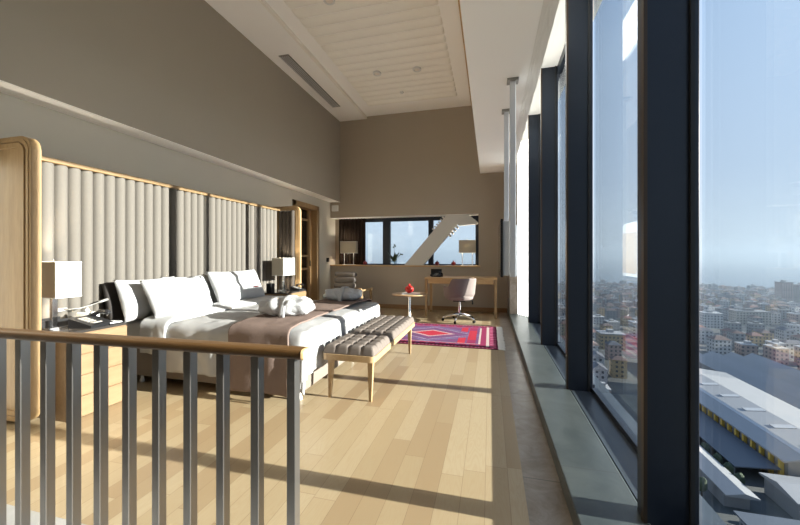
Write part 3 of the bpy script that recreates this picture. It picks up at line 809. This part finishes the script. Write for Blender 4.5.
# ------------------------------------------------------------------ side table with magazine and ornament
sx, sy, sz = -1.45, 6.33, .50
st = thing('side_table', (sx, sy, 0), 'round side table on a chrome stem beyond the bench', 'side table')
MB().lathe([(.01, -.022), (.315, -.022), (.325, -.014), (.325, -.004), (.318, 0), (.01, 0)], (sx, sy, sz), 40).build('tabletop', M['bench'], st, smooth=True, angle=40)
MB().lathe([(.20, 0), (.21, .004), (.20, .012), (.03, .022), (.024, .03), (.024, sz-.03), (.07, sz-.022)], (sx, sy, 0), 28).build('pedestal', M['chrome'], st, smooth=True, angle=40)
mg = thing('magazine', (sx+.05, sy-.02, sz), 'magazine lying on the round side table', 'magazine')
RM = Matrix.Rotation(math.radians(14), 3, 'Z')
MB().box(sx-.13, sy-.14, sz, sx+.20, sy+.10, sz+.010, 0, 2, RM).build('pages', M['paper'], mg)
MB().box(sx-.132, sy-.142, sz+.010, sx+.202, sy+.102, sz+.012, 0, 2, RM).box(sx-.132, sy-.142, sz+.002, sx-.10, sy-.139, sz+.012).build('cover', M['paper'], mg)
def ornament(x, y, z, r, lab):
    t = thing('ornament', (x, y, z), lab, 'ornament', 'red pomegranate ornaments')
    n = 28; 
    def fn(u, v):
        a = 2*PI*u; ph = PI*v; rr = r*(1+.045*math.cos(6*a))*math.sin(ph)
        return (x+rr*math.cos(a), y+rr*math.sin(a), z+r*.92*(1-math.cos(ph)))
    MB().grid(fn, n*2, 18, True).build('body', M['red'], t, smooth=True)
    MB().lathe([(r*.26, r*1.78), (r*.2, r*1.95), (r*.30, r*2.2), (r*.22, r*2.18), (r*.05, r*1.95)], (x, y, z), 12).build('crown', M['red'], t, smooth=True)
ornament(sx+.0, sy-.02, sz+.0125, .078, 'large red ornament on the magazine on the side table')
LZ = WZ0+.0225
M['red2'] = mat('dark_red_glaze', (.16, .012, .018), .3, var=.2, vscale=9)
M['red'] = M['red2']
ornament(-2.86, 7.80, LZ, .05, 'small red ornament on the ledge beside the dark curtain')
ornament(-1.15, 7.80, LZ, .05, 'small red ornament on the ledge just right of the white diagonal brace')
ornament(-.785, 7.80, LZ, .05, 'small red ornament on the ledge nearest the right hand ledge lamp')

# ledge lamps, plant
def ledge_lamp(xc, y, w, lab):
    t = table_lamp(0, 0, LZ, w, .14, 1.268, 1.55, lab, 'legs')
    t.location = (xc, y, LZ); t.rotation_euler.z = PI/2
    return t
ledge_lamp(-3.29, 7.83, .40, 'cream ledge lamp on two thin legs in front of the dark curtain')
ledge_lamp(-.485, 7.83, .36, 'cream ledge lamp on two thin legs at the right end of the ledge')
pl = thing('potted_plant', (-2.17, 7.86, LZ), 'dark leafy plant in a glass vase on the window ledge', 'plant')
px_, py_ = -2.17, 7.86
MB().lathe([(.04, 0), (.055, .004), (.06, .05), (.075, .10), (.07, .10), (.055, .05), (.05, .012)], (px_, py_, LZ), 20).build('vase', M['clear'], pl, smooth=True)
random.seed(3)
for k in range(16):
    a = random.random()*2*PI; L = .12+.18*random.random(); up = .5+.9*random.random()
    def lf(u, v, a=a, L=L, up=up):
        s_ = L*v; w = .028*math.sin(PI*min(1, v*.96+.04))*(2*u-1)
        x = s_*math.cos(a)*.8-w*math.sin(a); y = s_*math.sin(a)*.5+w*math.cos(a)*.5; z = .07+s_*up-.9*s_*s_
        return (px_+x, py_+y, LZ+z)
    o = MB().grid(lf, 2, 8).build('leaf', M['leaf'], pl, smooth=True)
MB().tube([(px_+.01, py_, LZ+.02), (px_+.02, py_, LZ+.2), (px_+.0, py_, LZ+.36), (px_+.01, py_, LZ+.47)], .005, 6).tube([(px_, py_, LZ+.02), (px_+.07, py_, LZ+.16), (px_+.14, py_, LZ+.24), (px_+.2, py_, LZ+.25)], .004, 6).build('stem', M['leaf'], pl, smooth=True)
for dx, dz in ((.01, .47), (-.015, .42), (.03, .44), (.2, .25), (.16, .255)):
    MB().lathe([(.001, -.02), (.018, -.008), (.02, .008), (.001, .02)], (px_+dx, py_, LZ+dz), 8).build('bud', M['leaf'], pl, smooth=True)

# dark curtain
def cur(u, v):
    x = -3.60+.685*u; return (x, 7.955+.028*math.sin(u*2*PI*9)+.008*math.sin(u*40), LZ+.002+v*(WZ1-LZ-.01))
o = MB().grid(cur, 160, 4).build('curtain', M['curtain'], None, smooth=True, loc=(-3.3, 7.95, LZ)); tag(o, 'dark brown curtain gathered at the left of the back window', 'curtain')
m_ = o.modifiers.new('t', 'SOLIDIFY'); m_.thickness = .004
# diagonal white brace across the back window
br = thing('diagonal_brace', (-1.69, 7.82, LZ), 'off white diagonal steel brace crossing the back window', 'brace')
A0, A1 = (-1.90, LZ), (-1.47, LZ); B0, B1 = (-.93, WZ1-.005), (-.52, WZ1-.005)
MB().prism([A0, A1, B1, B0], 'Y', 7.745, 7.90).build('shaft', M['brace'], br)
ns = MB()
def along(P, Q, t): return (P[0]+(Q[0]-P[0])*t, P[1]+(Q[1]-P[1])*t)
for k in range(6):
    t0 = .60+.055*k; p, q = along(A1, B1, t0), along(A1, B1, t0+.03)
    ns.prism([p, (p[0]+.045, p[1]-.045), (q[0]+.045, q[1]-.045), q], 'Y', 7.76, 7.885)
    t0 = .70+.045*k; p, q = along(A0, B0, t0), along(A0, B0, t0+.025)
    ns.prism([p, (p[0]-.04, p[1]+.03), (q[0]-.04, q[1]+.03), q], 'Y', 7.76, 7.885)
ns.build('gusset_ribs', M['brace'], br)
MB().prism([(-.93, WZ1-.005), (-.46, WZ1-.005), (-.25, WZ1-.185), (-.26, WZ1-.215), (-.66, WZ1-.24)], 'Y', 7.75, 7.90).build('head_plate', M['brace'], br)

# lounge chair beyond the bed
lc = thing('lounge_chair', (-2.75, 6.75, 0), 'grey channelled lounge chair with wooden arm in the far left corner', 'lounge chair')
for k in range(4):
    zc = .80-.115*k; yy = 7.05-.03*k
    MB().tube([(-3.28, yy-.02, zc), (-3.24, yy, zc), (-2.84, yy, zc), (-2.80, yy-.02, zc)], [.045, .062, .062, .045], 14).build('back_cushion', M['loungefab'], lc, smooth=True)
MB().box(-3.24, 6.42, .26, -2.52, 6.90, .38, .03, 3).build('seat_cushion', M['loungefab'], lc, smooth=True, angle=50)
for x, zt in ((-3.32, .28), (-2.47, .50)):
    MB().box(x, 6.40, zt, x+.055, 7.06, zt+.035, .01).box(x+.005, 6.42, 0, x+.05, 6.47, zt+.01, .006).box(x+.005, 6.98, 0, x+.05, 7.03, zt+.01, .006).box(x+.005, 6.40, .20, x+.05, 7.05, .25, .006).build('arm_frame', M['oakY'], lc)
MB().box(-2.475, 6.36, .36, -2.415, 6.40, .57, .01).build('arm_tip', M['oak'], lc)

# wall boxes
o = MB().box(-3.665, YB-.055, 2.27, -3.505, YB, 2.41, .008).build('wall_speaker', M['whiteplastic'], None, loc=(-3.58, YB, 2.27)); tag(o, 'small white speaker box high in the far left corner', 'speaker')
o = MB().box(XL, 7.50, 1.06, XL+.03, 7.60, 1.16, .006).build('wall_socket', M['black'], None, loc=(XL, 7.55, 1.1)); tag(o, 'small black wall socket left of the ledge lamp', 'socket')

# ------------------------------------------------------------------ television hung from ceiling poles
tv = thing('television', (.17, 4.1, .93), 'flat television hung on ceiling poles beside the windows, seen edge on', 'television')
MB().box(.105, 3.67, .985, .128, 4.74, 1.576, .004).build('bezel', M['black'], tv)
MB().box(.1035, 3.685, 1.0, .106, 4.725, 1.56).build('screen', M['blackgloss'], tv)
MB().box(.128, 3.69, 1.0, .19, 4.72, 1.56, .008).build('rear_housing', M['satin'], tv)
for x, y, nm in ((.222, 3.70, 0), (.195, 4.46, 1)):
    MB().box(x-.028, y-.028, .99, x+.028, y+.028, SOF-.003, .002).build('pole', M['satin'], tv)
    MB().box(x-.055, y-.055, SOF-.025, x+.055, y+.055, SOF, .002).build('ceiling_plate', M['grille'], tv)
MB().box(.25, 3.80, .99, .27, 4.50, 1.52, .002).build('mounting_board', M['satin'], tv)
MB().box(.27, 3.86, 1.02, .276, 4.44, 1.44).build('rear_veneer', M['oak'], tv)

# white sheer curtain gathered at the far end of the windows
def shr(u, v):
    return (.505+.235*u, 6.98-.36*u+.022*math.sin(u*2*PI*6.5)+.006*math.sin(v*9+u*7), ZS+.004+v*(SOF+.35-ZS))
o = MB().grid(shr, 110, 12).build('sheer_curtain', M['sheer'], None, smooth=True, loc=(.6, 6.86, ZS)); tag(o, 'white sheer curtain gathered at the far end of the windows', 'curtain')

# ceiling fittings
vt = thing('ceiling_vent', (-3.18, 5.9, ZC), 'long grey air vent in the ceiling beside the left wall', 'vent')
MB().box(-3.285, 4.93, ZC-.006, -3.105, 6.93, ZC+.001, .002).build('frame', M['grille'], vt)
sl = MB()
for k in range(5): sl.box(-3.27+.032*k, 4.96, ZC-.012, -3.262+.032*k, 6.90, ZC-.005)
sl.build('slats', M['satin'], vt)
def downlight(x, y, lab):
    t = thing('downlight', (x, y, ZC), lab, 'downlight', 'ceiling downlights')
    MB().lathe([(.075, .02), (.075, -.006), (.068, -.012), (.05, -.010), (.048, .01)], (x, y, ZC+.005), 24).build('ring', M['whiteplastic'], t, smooth=True, angle=40)
    MB().lathe([(.001, -.004), (.047, -.004), (.047, .004), (.001, .004)], (x, y, ZC+.005), 20).build('lens', M['lens'], t)
downlight(-1.96, 4.03, 'round ceiling downlight nearest the viewer')
downlight(-1.93, 5.86, 'round ceiling downlight left of the far pair')
downlight(-1.22, 5.90, 'round ceiling downlight right of the far pair')
o = MB().lathe([(.001, -.02), (.03, -.016), (.035, 0), (.03, .02)], (-1.68, 6.66, ZC+.01), 16).build('smoke_detector', M['whiteplastic'], None, smooth=True, loc=(-1.68, 6.66, ZC)); tag(o, 'tiny white detector on the ceiling near the back wall', 'detector')

# ------------------------------------------------------------------ the city far below
GZ = -80.0
M['ground'] = stone_mat('city_ground', (.05, .055, .05), (.12, .12, .115), .9, .02)
M['sea'] = mat('sea_water', (.05, .08, .11), .25)
roofs = [mat('roof_%s' % n, c, .85, var=.12, vscale=.2) for n, c in (('red_tile', (.15, .08, .065)), ('brown_tile', (.12, .085, .075)), ('grey_felt', (.17, .17, .17)), ('pale_grey', (.32, .32, .32)), ('dark_slate', (.08, .085, .10)))]
rn_ = ['red tiled', 'brown tiled', 'grey felted', 'pale grey', 'dark slate']
def wall_mat(n, c):
    m = bpy.data.materials.new('facade_'+n); m.use_nodes = True
    t = NT(m); b = t.n['Principled BSDF']; g = t.node('ShaderNodeNewGeometry'); sx = t.node('ShaderNodeSeparateXYZ'); t.link(g.outputs['Position'], sx.inputs[0])
    h = t.math('FRACT', t.math('DIVIDE', t.math('ADD', sx.outputs[0], sx.outputs[1]), 3.1)); z = t.math('FRACT', t.math('DIVIDE', t.math('ADD', sx.outputs[2], 200), 3.0))
    w = t.math('MULTIPLY', t.math('LESS_THAN', t.math('ABSOLUTE', t.math('SUBTRACT', h, .5)), .22), t.math('LESS_THAN', t.math('ABSOLUTE', t.math('SUBTRACT', z, .5)), .24))
    t.link(t.mix(w, c, (.05, .055, .065)), b.inputs['Base Color']); b.inputs['Roughness'].default_value = .8
    return m
wn = ['white', 'cream', 'grey', 'ochre', 'rose']
walls_ = [wall_mat(n, c) for n, c in zip(wn, ((.42, .42, .42), (.34, .32, .28), (.22, .23, .24), (.34, .26, .15), (.30, .23, .21)))]

def house_mesh(w, d, h, hip):
    m = MB(); m.box(-w/2, -d/2, 0, w/2, d/2, h)
    if hip:
        e = .5; r = min(w, d)*.28
        a = [m.bm.verts.new(p) for p in ((-w/2-e, -d/2-e, h), (w/2+e, -d/2-e, h), (w/2+e, d/2+e, h), (-w/2-e, d/2+e, h))]
        if d >= w: t = [m.bm.verts.new((0, -d/2+w*.4, h+r)), m.bm.verts.new((0, d/2-w*.4, h+r))]; fs = ((a[0], a[1], t[0]), (a[1], a[2], t[1], t[0]), (a[2], a[3], t[1]), (a[3], a[0], t[0], t[1]))
        else: t = [m.bm.verts.new((-w/2+d*.4, 0, h+r)), m.bm.verts.new((w/2-d*.4, 0, h+r))]; fs = ((a[0], a[1], t[1], t[0]), (a[1], a[2], t[1]), (a[2], a[3], t[0], t[1]), (a[3], a[0], t[0]))
        for q in fs: m.bm.faces.new(q)
        m.bm.faces.new(a)
    else:
        m.box(-w/2-.1, -d/2-.1, h, w/2+.1, d/2+.1, h+.7); m.box(-w*.2, -d*.25, h+.7, w*.15, d*.1, h+2.8)
    return m
variants = []
for i in range(28):
    w, d, h = random.uniform(7, 12), random.uniform(8, 15), random.choice((6, 9, 9, 12, 12, 15))
    hip = random.random() < .62
    rm = random.choice((0, 1, 1, 4)) if hip else random.choice((2, 3, 3)); wm = random.randrange(5)
    g = house_mesh(w, d, h, hip); bmesh.ops.recalc_face_normals(g.bm, faces=g.bm.faces[:])
    me = bpy.data.meshes.new('house'); 
    for fc in g.bm.faces:
        zc = fc.calc_center_median().z
        fc.material_index = 1 if zc > h+.05 or (zc > h-.01 and fc.normal.z > .5) else 0
    g.bm.to_mesh(me); g.bm.free(); me.materials.append(walls_[wm]); me.materials.append(roofs[rm])
    variants.append((me, max(w, d), '%s %s storey house with %s %s roof' % (wn[wm], {6: 'two', 9: 'three', 12: 'four', 15: 'five'}[h], rn_[rm], 'hipped' if hip else 'flat')))
def cam_px(X, Y, Z):
    c, s = .96832, .24971; d = Y*c-X*s
    if d < 1: return None
    return 400+349*(X*c+Y*s)/d, 256+349*(1.2-Z)/d, d
# blocks of houses on a street grid: the nearest in view are things of their own, the rest one mass
keep = []
Y = 150.0
BLK = ((103, 345), (467, 712), (492, 716), (243, 474), (300, 508), (150, 400))
sheds_zone = lambda X, Y: (X < 202 and Y < 330 and X > .40*Y-16) or any(abs(X-a) < 32 and abs(Y-b) < 26 for a, b in BLK)
while Y < 1080:
    X = 30.0
    while X < 700:
        pp = cam_px(X, Y, GZ)
        if pp and 560 < pp[0] < 890 and pp[1] < 530 and Y < 1080-.40*(X-400 if X > 400 else 0)-(.1*X) and not sheds_zone(X, Y) and random.random() < .88:
            keep.append((pp[2], X+random.uniform(-3, 3), Y+random.uniform(-4, 4)))
        X += 14+random.uniform(0, 5)+(6 if random.random() < .2 else 0)
    Y += 17+random.uniform(0, 4)+(7 if random.random() < .25 else 0)
keep.sort()
def region(px, d):
    if px < 645: 
        return ('near, in narrow pane' if d < 400 else 'far, in narrow pane')
    return ('near, in wide pane' if d < 400 else 'far, in wide pane')
sel = []
for k in keep:
    if all(abs(k[1]-q[1])+abs(k[2]-q[2])*.8 > 16.5 for q in sel): sel.append(k)
keep = sel
vis = [k for k in keep if (590 < cam_px(k[1], k[2], GZ)[0] < 640) or cam_px(k[1], k[2], GZ)[0] > 696]
rest = [k for k in keep if k not in set(vis)]
for d, X, Y in vis[:230]:
    me, sz, lab = random.choice(variants)
    o = bpy.data.objects.new('town_house', me); C.objects.link(o); o.location = (X, Y, GZ); o.rotation_euler.z = random.choice((0, PI/2))+random.uniform(-.12, .12)
    tag(o, lab+', '+region(cam_px(X, Y, GZ)[0], d), 'house', 'houses of the town below')
bulk = MB()
mats = []
for d, X, Y in vis[230:]+rest:
    me = random.choice(variants)[0]
    n0 = len(bulk.bm.verts); f0 = len(bulk.bm.faces)
    bulk.bm.from_mesh(me); bulk.bm.verts.ensure_lookup_table(); bulk.bm.faces.ensure_lookup_table()
    for q in bulk.bm.faces[f0:]:
        mm = me.materials[q.material_index]
        if mm not in mats: mats.append(mm)
        q.material_index = mats.index(mm)
    bmesh.ops.transform(bulk.bm, matrix=Matrix.Translation((X, Y, GZ))@Matrix.Rotation(random.uniform(-.15, .15)+random.choice((0, PI/2)), 4, 'Z'), verts=bulk.bm.verts[n0:])
o = bulk.build('distant_houses', mats); tag(o, 'mass of tiny distant houses towards the shore', 'houses', kind='stuff')

# coast: town ground ends at the shore line, sea beyond
gm = MB(); gm.prism([(-2500, -600), (2500, -600), (1400, 560), (700, 880), (420, 1120), (-300, 1220), (-2500, 1500)], 'Z', GZ-4, GZ)
o = gm.build('town_ground', M['ground']); tag(o, 'grey town ground far below the tower', 'ground', kind='structure')
sm = MB(); nS = 64; ring = [sm.bm.verts.new((42000*math.cos(2*PI*k/nS), 42000*math.sin(2*PI*k/nS), GZ-2)) for k in range(nS)]; sm.bm.faces.new(ring)
o = sm.build('sea', M['sea']); tag(o, 'hazy blue sea along the horizon', 'sea', kind='structure')

# warehouse sheds beside the tower
M['shedroof'] = mat('grey_metal_roof', (.24, .24, .24), .55, var=.08, vscale=.3)
M['shedroof2'] = mat('pale_metal_roof', (.22, .22, .22), .5, var=.08, vscale=.3)
M['shedblue'] = mat('blue_grey_roof', (.07, .082, .10), .6, var=.08, vscale=.3)
M['yellow'] = mat('yellow_column', (.55, .36, .06), .7)
M['shedwall'] = mat('grey_shed_wall', (.20, .20, .20), .8)
M['skylight'] = mat('shed_skylight', (.36, .36, .36), .4)
sh = thing('warehouse', (115, 190, GZ), 'long grey warehouse with yellow columns along its side', 'warehouse')
MB().prism([(101, GZ), (136, GZ), (136, GZ+10), (118, GZ+12), (104, GZ+11.2), (101, GZ+10)], 'Y', 152, 250).build('hall', M['shedwall'], sh)
MB().prism([(98.5, GZ+9.6), (107, GZ+11.6), (118, GZ+12.6), (137, GZ+10.6), (137, GZ+11.2), (118, GZ+13.2), (107, GZ+12.2), (98.5, GZ+10.2)], 'Y', 150, 252).build('roof', M['shedroof'], sh)
sk = MB()
for y in range(156, 250, 16): sk.prism([(110, GZ+12.4), (117, GZ+13.0), (117, GZ+13.4), (110, GZ+12.8)], 'Y', y, y+3)
sk.prism([(105.2, GZ+11.6), (106.6, GZ+12.0), (106.6, GZ+12.3), (105.2, GZ+11.9)], 'Y', 150, 252)
sk.build('skylight', M['skylight'], sh)
for k in range(21):
    y = 153.5+4.6*k; MB().box(99.6, y, GZ, 100.8, y+1.0, GZ+9.8).build('column', M['yellow'], sh)
s2 = thing('warehouse', (155, 235, GZ), 'wide ribbed warehouse roof behind the yellow columned one', 'warehouse')
MB().box(138, 160, GZ, 186, 300, GZ+9).build('hall', M['shedwall'], s2)
for k in range(4):
    x = 138+12*k; MB().prism([(x, GZ+9), (x+12, GZ+9), (x+6, GZ+12.5)], 'Y', 158, 302).build('roof', M['shedroof'] if k % 2 else M['shedroof2'], s2)
s3 = thing('canopy', (92, 200, GZ), 'low blue grey canopy roof in front of the yellow columns', 'canopy')
MB().prism([(85.5, GZ+5), (99, GZ+6), (99, GZ+6.4), (85.5, GZ+5.4)], 'Y', 152, 225).build('roof', M['shedblue'], s3)
for k in range(6): MB().cyl((86.5, 154+14*k, GZ), (86.5, 154+14*k, GZ+5.1), .2, n=8).build('post', M['shedwall'], s3)
s4 = thing('platform_shed', (77, 160, GZ), 'narrow pitched metal shed nearest the tower', 'shed')
MB().box(73.5, 136, GZ, 80.5, 176, GZ+5).build('hall', M['shedwall'], s4)
MB().prism([(72.5, GZ+5), (81.5, GZ+5), (81.5, GZ+5.4), (77.6, GZ+6.5), (72.5, GZ+5.4)], 'Y', 133, 178).build('roof', M['shedroof2'], s4)
s5 = thing('warehouse', (100, 142, GZ), 'small square grey roofed store at the end of the warehouse', 'warehouse')
MB().box(91, 133, GZ, 108, 147, GZ+6).build('hall', M['shedwall'], s5)
MB().prism([(132, GZ+6), (148, GZ+6), (148, GZ+6.4), (140, GZ+8), (132, GZ+6.4)], 'X', 90, 109).build('roof', M['shedroof'], s5)
s6 = thing('gatehouse', (78, 122, GZ), 'small flat roofed gatehouse at the foot of the frame', 'building')
MB().box(72, 117, GZ, 90, 126, GZ+4).build('walls', walls_[2], s6)
MB().box(71, 116, GZ+4, 91, 127, GZ+4.5).build('roof', M['shedblue'], s6)
# landmark buildings
def block(x, y, w, d, h, wm, rm, lab, rot=0, name='apartment_block'):
    t = thing(name, (x, y, GZ), lab, 'building')
    R = Matrix.Rotation(rot, 3, 'Z')
    MB().box(x-w/2, y-d/2, GZ, x+w/2, y+d/2, GZ+h, 0, 2, R, (x, y, GZ)).build('walls', wm, t)
    MB().box(x-w/2-.3, y-d/2-.3, GZ+h, x+w/2+.3, y+d/2+.3, GZ+h+.9, 0, 2, R, (x, y, GZ)).box(x-w*.15, y-d*.15, GZ+h+.9, x+w*.1, y+d*.2, GZ+h+3.4, 0, 2, R, (x, y, GZ)).build('roof', rm, t)
M['ochrewin'] = walls_[3]
block(103, 345, 19, 14, 13, walls_[3], roofs[3], 'ochre block with rows of dark windows in the narrow pane')
block(467, 712, 15, 15, 38, walls_[4], roofs[2], 'taller of the twin towers, rose coloured, near the right edge')
block(492, 716, 15, 15, 34, walls_[2], roofs[3], 'lower grey tower beside the rose one')
block(243, 474, 18, 14, 16, walls_[0], roofs[3], 'white block seen beside the edge of the widest pane')
block(300, 508, 34, 14, 15, walls_[1], roofs[2], 'cream long block in the middle of the town')
block(150, 400, 24, 14, 14, walls_[0], roofs[3], 'white block beyond the ochre block')
# parked cars near the gatehouse
def car(x, y, col, lab, rot):
    t = thing('car', (x, y, GZ), lab, 'car', 'cars parked below')
    m_ = mat('car_paint', col, .3)
    R = Matrix.Rotation(rot, 3, 'Z')
    MB().prism([(-2.1, .3), (2.1, .3), (2.1, .8), (1.2, .95), (-2.0, .95), (-2.1, .8)], 'Y', -.85, .85)
    def put(mb, nm, mm):
        bmesh.ops.rotate(mb.bm, cent=(0, 0, 0), matrix=R, verts=mb.bm.verts[:]); bmesh.ops.translate(mb.bm, vec=(x, y, GZ), verts=mb.bm.verts[:]); return mb.build(nm, mm, t)
    put(MB().prism([(-2.1, .3), (2.1, .3), (2.1, .8), (1.1, .95), (-2.0, .95), (-2.1, .8)], 'Y', -.85, .85), 'body', m_)
    put(MB().prism([(-1.8, .95), (1.0, .95), (.4, 1.45), (-1.3, 1.45)], 'Y', -.75, .75), 'cabin', M['blackgloss'])
    for a in (-1.3, 1.3):
        for b in (-.8, .8): put(MB().cyl((a, b-.1, .32), (a, b+.1, .32), .32, n=12), 'wheel', M['black'])
car(66, 128, (.6, .6, .6), 'white car parked at the foot of the tower', 1.2)
car(64.5, 142, (.55, .55, .55), 'silver car parked farther along the narrow shed', 1.5)
car(69, 160, (.3, .05, .04), 'dark red car by the narrow shed', 1.5)
# street trees
M['crown'] = mat('tree_crown', (.035, .05, .025), .9, var=.3, vscale=.5)
random.seed(11)
for k, (x, y) in enumerate(((83.4, 146), (83.5, 152), (83.4, 158), (83.5, 166), (83.4, 174), (83.5, 183), (83.4, 192), (69.5, 140), (68.5, 150), (69, 172), (95, 128), (100, 129))):
    t = thing('street_tree', (x, y, GZ), ['dark round tree between the narrow shed and the canopy', 'dark tree at the street side of the narrow shed', 'dark tree in front of the small square store'][0 if k < 7 else 1 if k < 10 else 2], 'tree', ['trees behind the narrow shed', 'trees on the street side', 'trees in front of the square store'][0 if k < 7 else 1 if k < 10 else 2])
    MB().cyl((x, y, GZ), (x, y, GZ+2.5), .25, .18, 8).build('trunk', M['closet'], t)
    def cf(u, v, x=x, y=y, k=k):
        a = 2*PI*u; ph = PI*v; p = Vector((math.sin(ph)*math.cos(a), math.sin(ph)*math.sin(a), -math.cos(ph)))
        r = 1.5*(1+.25*noise.fractal(p*2+Vector((k*3.1, 0, 0)), .8, 2, 4)); return (x+p.x*r, y+p.y*r, GZ+4+p.z*r*1.5)
    MB().grid(cf, 24, 14, True).build('crown', M['crown'], t, smooth=True)

# haze lying over the town and the sea
hz = MB().box(60, 260, GZ-1, 30000, 40000, 60).box(-30000, 260, GZ-1, 60, 40000, 60)
hz = MB().box(-30000, 240, GZ-1, 30000, 40000, 55)
hm_ = bpy.data.materials.new('sea_haze'); hm_.use_nodes = True
t = NT(hm_); t.n.remove(t.n['Principled BSDF'])
vs = t.node('ShaderNodeVolumeScatter', i_Density=.0006, i_Anisotropy=.2); vs.inputs[0].default_value = (.36, .43, .50, 1)
va = t.node('ShaderNodeVolumeAbsorption', i_Density=.0006); va.inputs[0].default_value = (.36, .43, .50, 1)
ad = t.node('ShaderNodeAddShader'); t.link(vs.outputs[0], ad.inputs[0]); t.link(va.outputs[0], ad.inputs[1])
t.link(ad.outputs[0], t.n['Material Output'].inputs['Volume'])
o = hz.build('sea_haze', hm_); tag(o, 'pale haze lying over the town and the sea', 'haze', kind='stuff')

# ------------------------------------------------------------------ light
def bulb(x, y, z, e):
    l = bpy.data.lights.new('lamp_bulb', 'POINT'); l.energy = e; l.color = (1, .88, .70); l.shadow_soft_size = .04
    o = bpy.data.objects.new('lamp_bulb', l); C.objects.link(o); o.location = (x, y, z)
bulb(-3.235, 1.925, 1.02, 20); bulb(-3.22, 4.98, 1.03, 9); bulb(-3.29, 7.83, 1.41, 5); bulb(-.485, 7.83, 1.41, 5)
for x, y in ((-1.96, 4.03), (-1.93, 5.86), (-1.22, 5.90), (-1.2, 2.2), (-1.96, 2.2), (-1.2, .3), (-1.96, .3)):  # positions without a ceiling fitting are unseen fill, added to lift the room
    l = bpy.data.lights.new('downlight_fill_beam', 'SPOT'); l.energy = 4; l.color = (1, .86, .68); l.spot_size = math.radians(100); l.spot_blend = .8; l.shadow_soft_size = .045
    o = bpy.data.objects.new('downlight_fill_beam', l); C.objects.link(o); o.location = (x, y, ZC-.012)
EL = math.radians(14.2)
sun = bpy.data.lights.new('sun', 'SUN'); sun.energy = 8.1; sun.angle = math.radians(.55); sun.color = (1, .93, .83)
so_ = bpy.data.objects.new('sun', sun); C.objects.link(so_)
so_.rotation_euler = Vector((-math.cos(EL), 0, -math.sin(EL))).to_track_quat('-Z', 'Y').to_euler()
w = bpy.data.worlds.new('sky'); S.world = w; w.use_nodes = True
t = NT(w); sky = t.node('ShaderNodeTexSky'); sky.sky_type = 'NISHITA'; sky.sun_disc = False
sky.sun_elevation = math.radians(32); sky.sun_rotation = math.radians(90); sky.altitude = 80; sky.air_density = 1.2; sky.dust_density = .7; sky.ozone_density = 1.2
bg = t.n['Background']
tc = t.node('ShaderNodeTexCoord'); sz_ = t.node('ShaderNodeSeparateXYZ'); t.link(tc.outputs['Generated'], sz_.inputs[0])
rp = t.node('ShaderNodeValToRGB'); e = rp.color_ramp.elements
e[0].position = 0; e[0].color = (.255, .290, .325, 1); e[1].position = .9; e[1].color = (.12, .19, .34, 1)
k = rp.color_ramp.elements.new(.18); k.color = (.225, .27, .33, 1)
k = rp.color_ramp.elements.new(.45); k.color = (.205, .262, .345, 1)
t.link(sz_.outputs[2], rp.inputs[0])
sc_ = t.node('ShaderNodeVectorMath', operation='SCALE'); t.link(sky.outputs[0], sc_.inputs[0]); sc_.inputs['Scale'].default_value = .0012
t.link(t.mix(1.0, rp.outputs[0], sc_.outputs[0], 'ADD'), bg.inputs[0]); bg.inputs[1].default_value = 1.0

# ------------------------------------------------------------------ camera
cam = bpy.data.cameras.new('camera'); co = bpy.data.objects.new('camera', cam); C.objects.link(co)
cam.sensor_width = 36; cam.lens = 36*349/800; cam.shift_y = -6.5/800; cam.clip_end = 60000; cam.clip_start = .05
co.location = (0, 0, 1.2); co.rotation_euler = (PI/2, 0, math.atan2(90, 349))
S.camera = co
S.view_settings.view_transform = 'Standard'; S.view_settings.look = 'None'; S.view_settings.gamma = 1; S.view_settings.exposure = 1.55
S.cycles.use_denoising = True; S.cycles.max_bounces = 10; S.cycles.diffuse_bounces = 6; S.cycles.transparent_max_bounces = 16
S.cycles.sample_clamp_indirect = 8
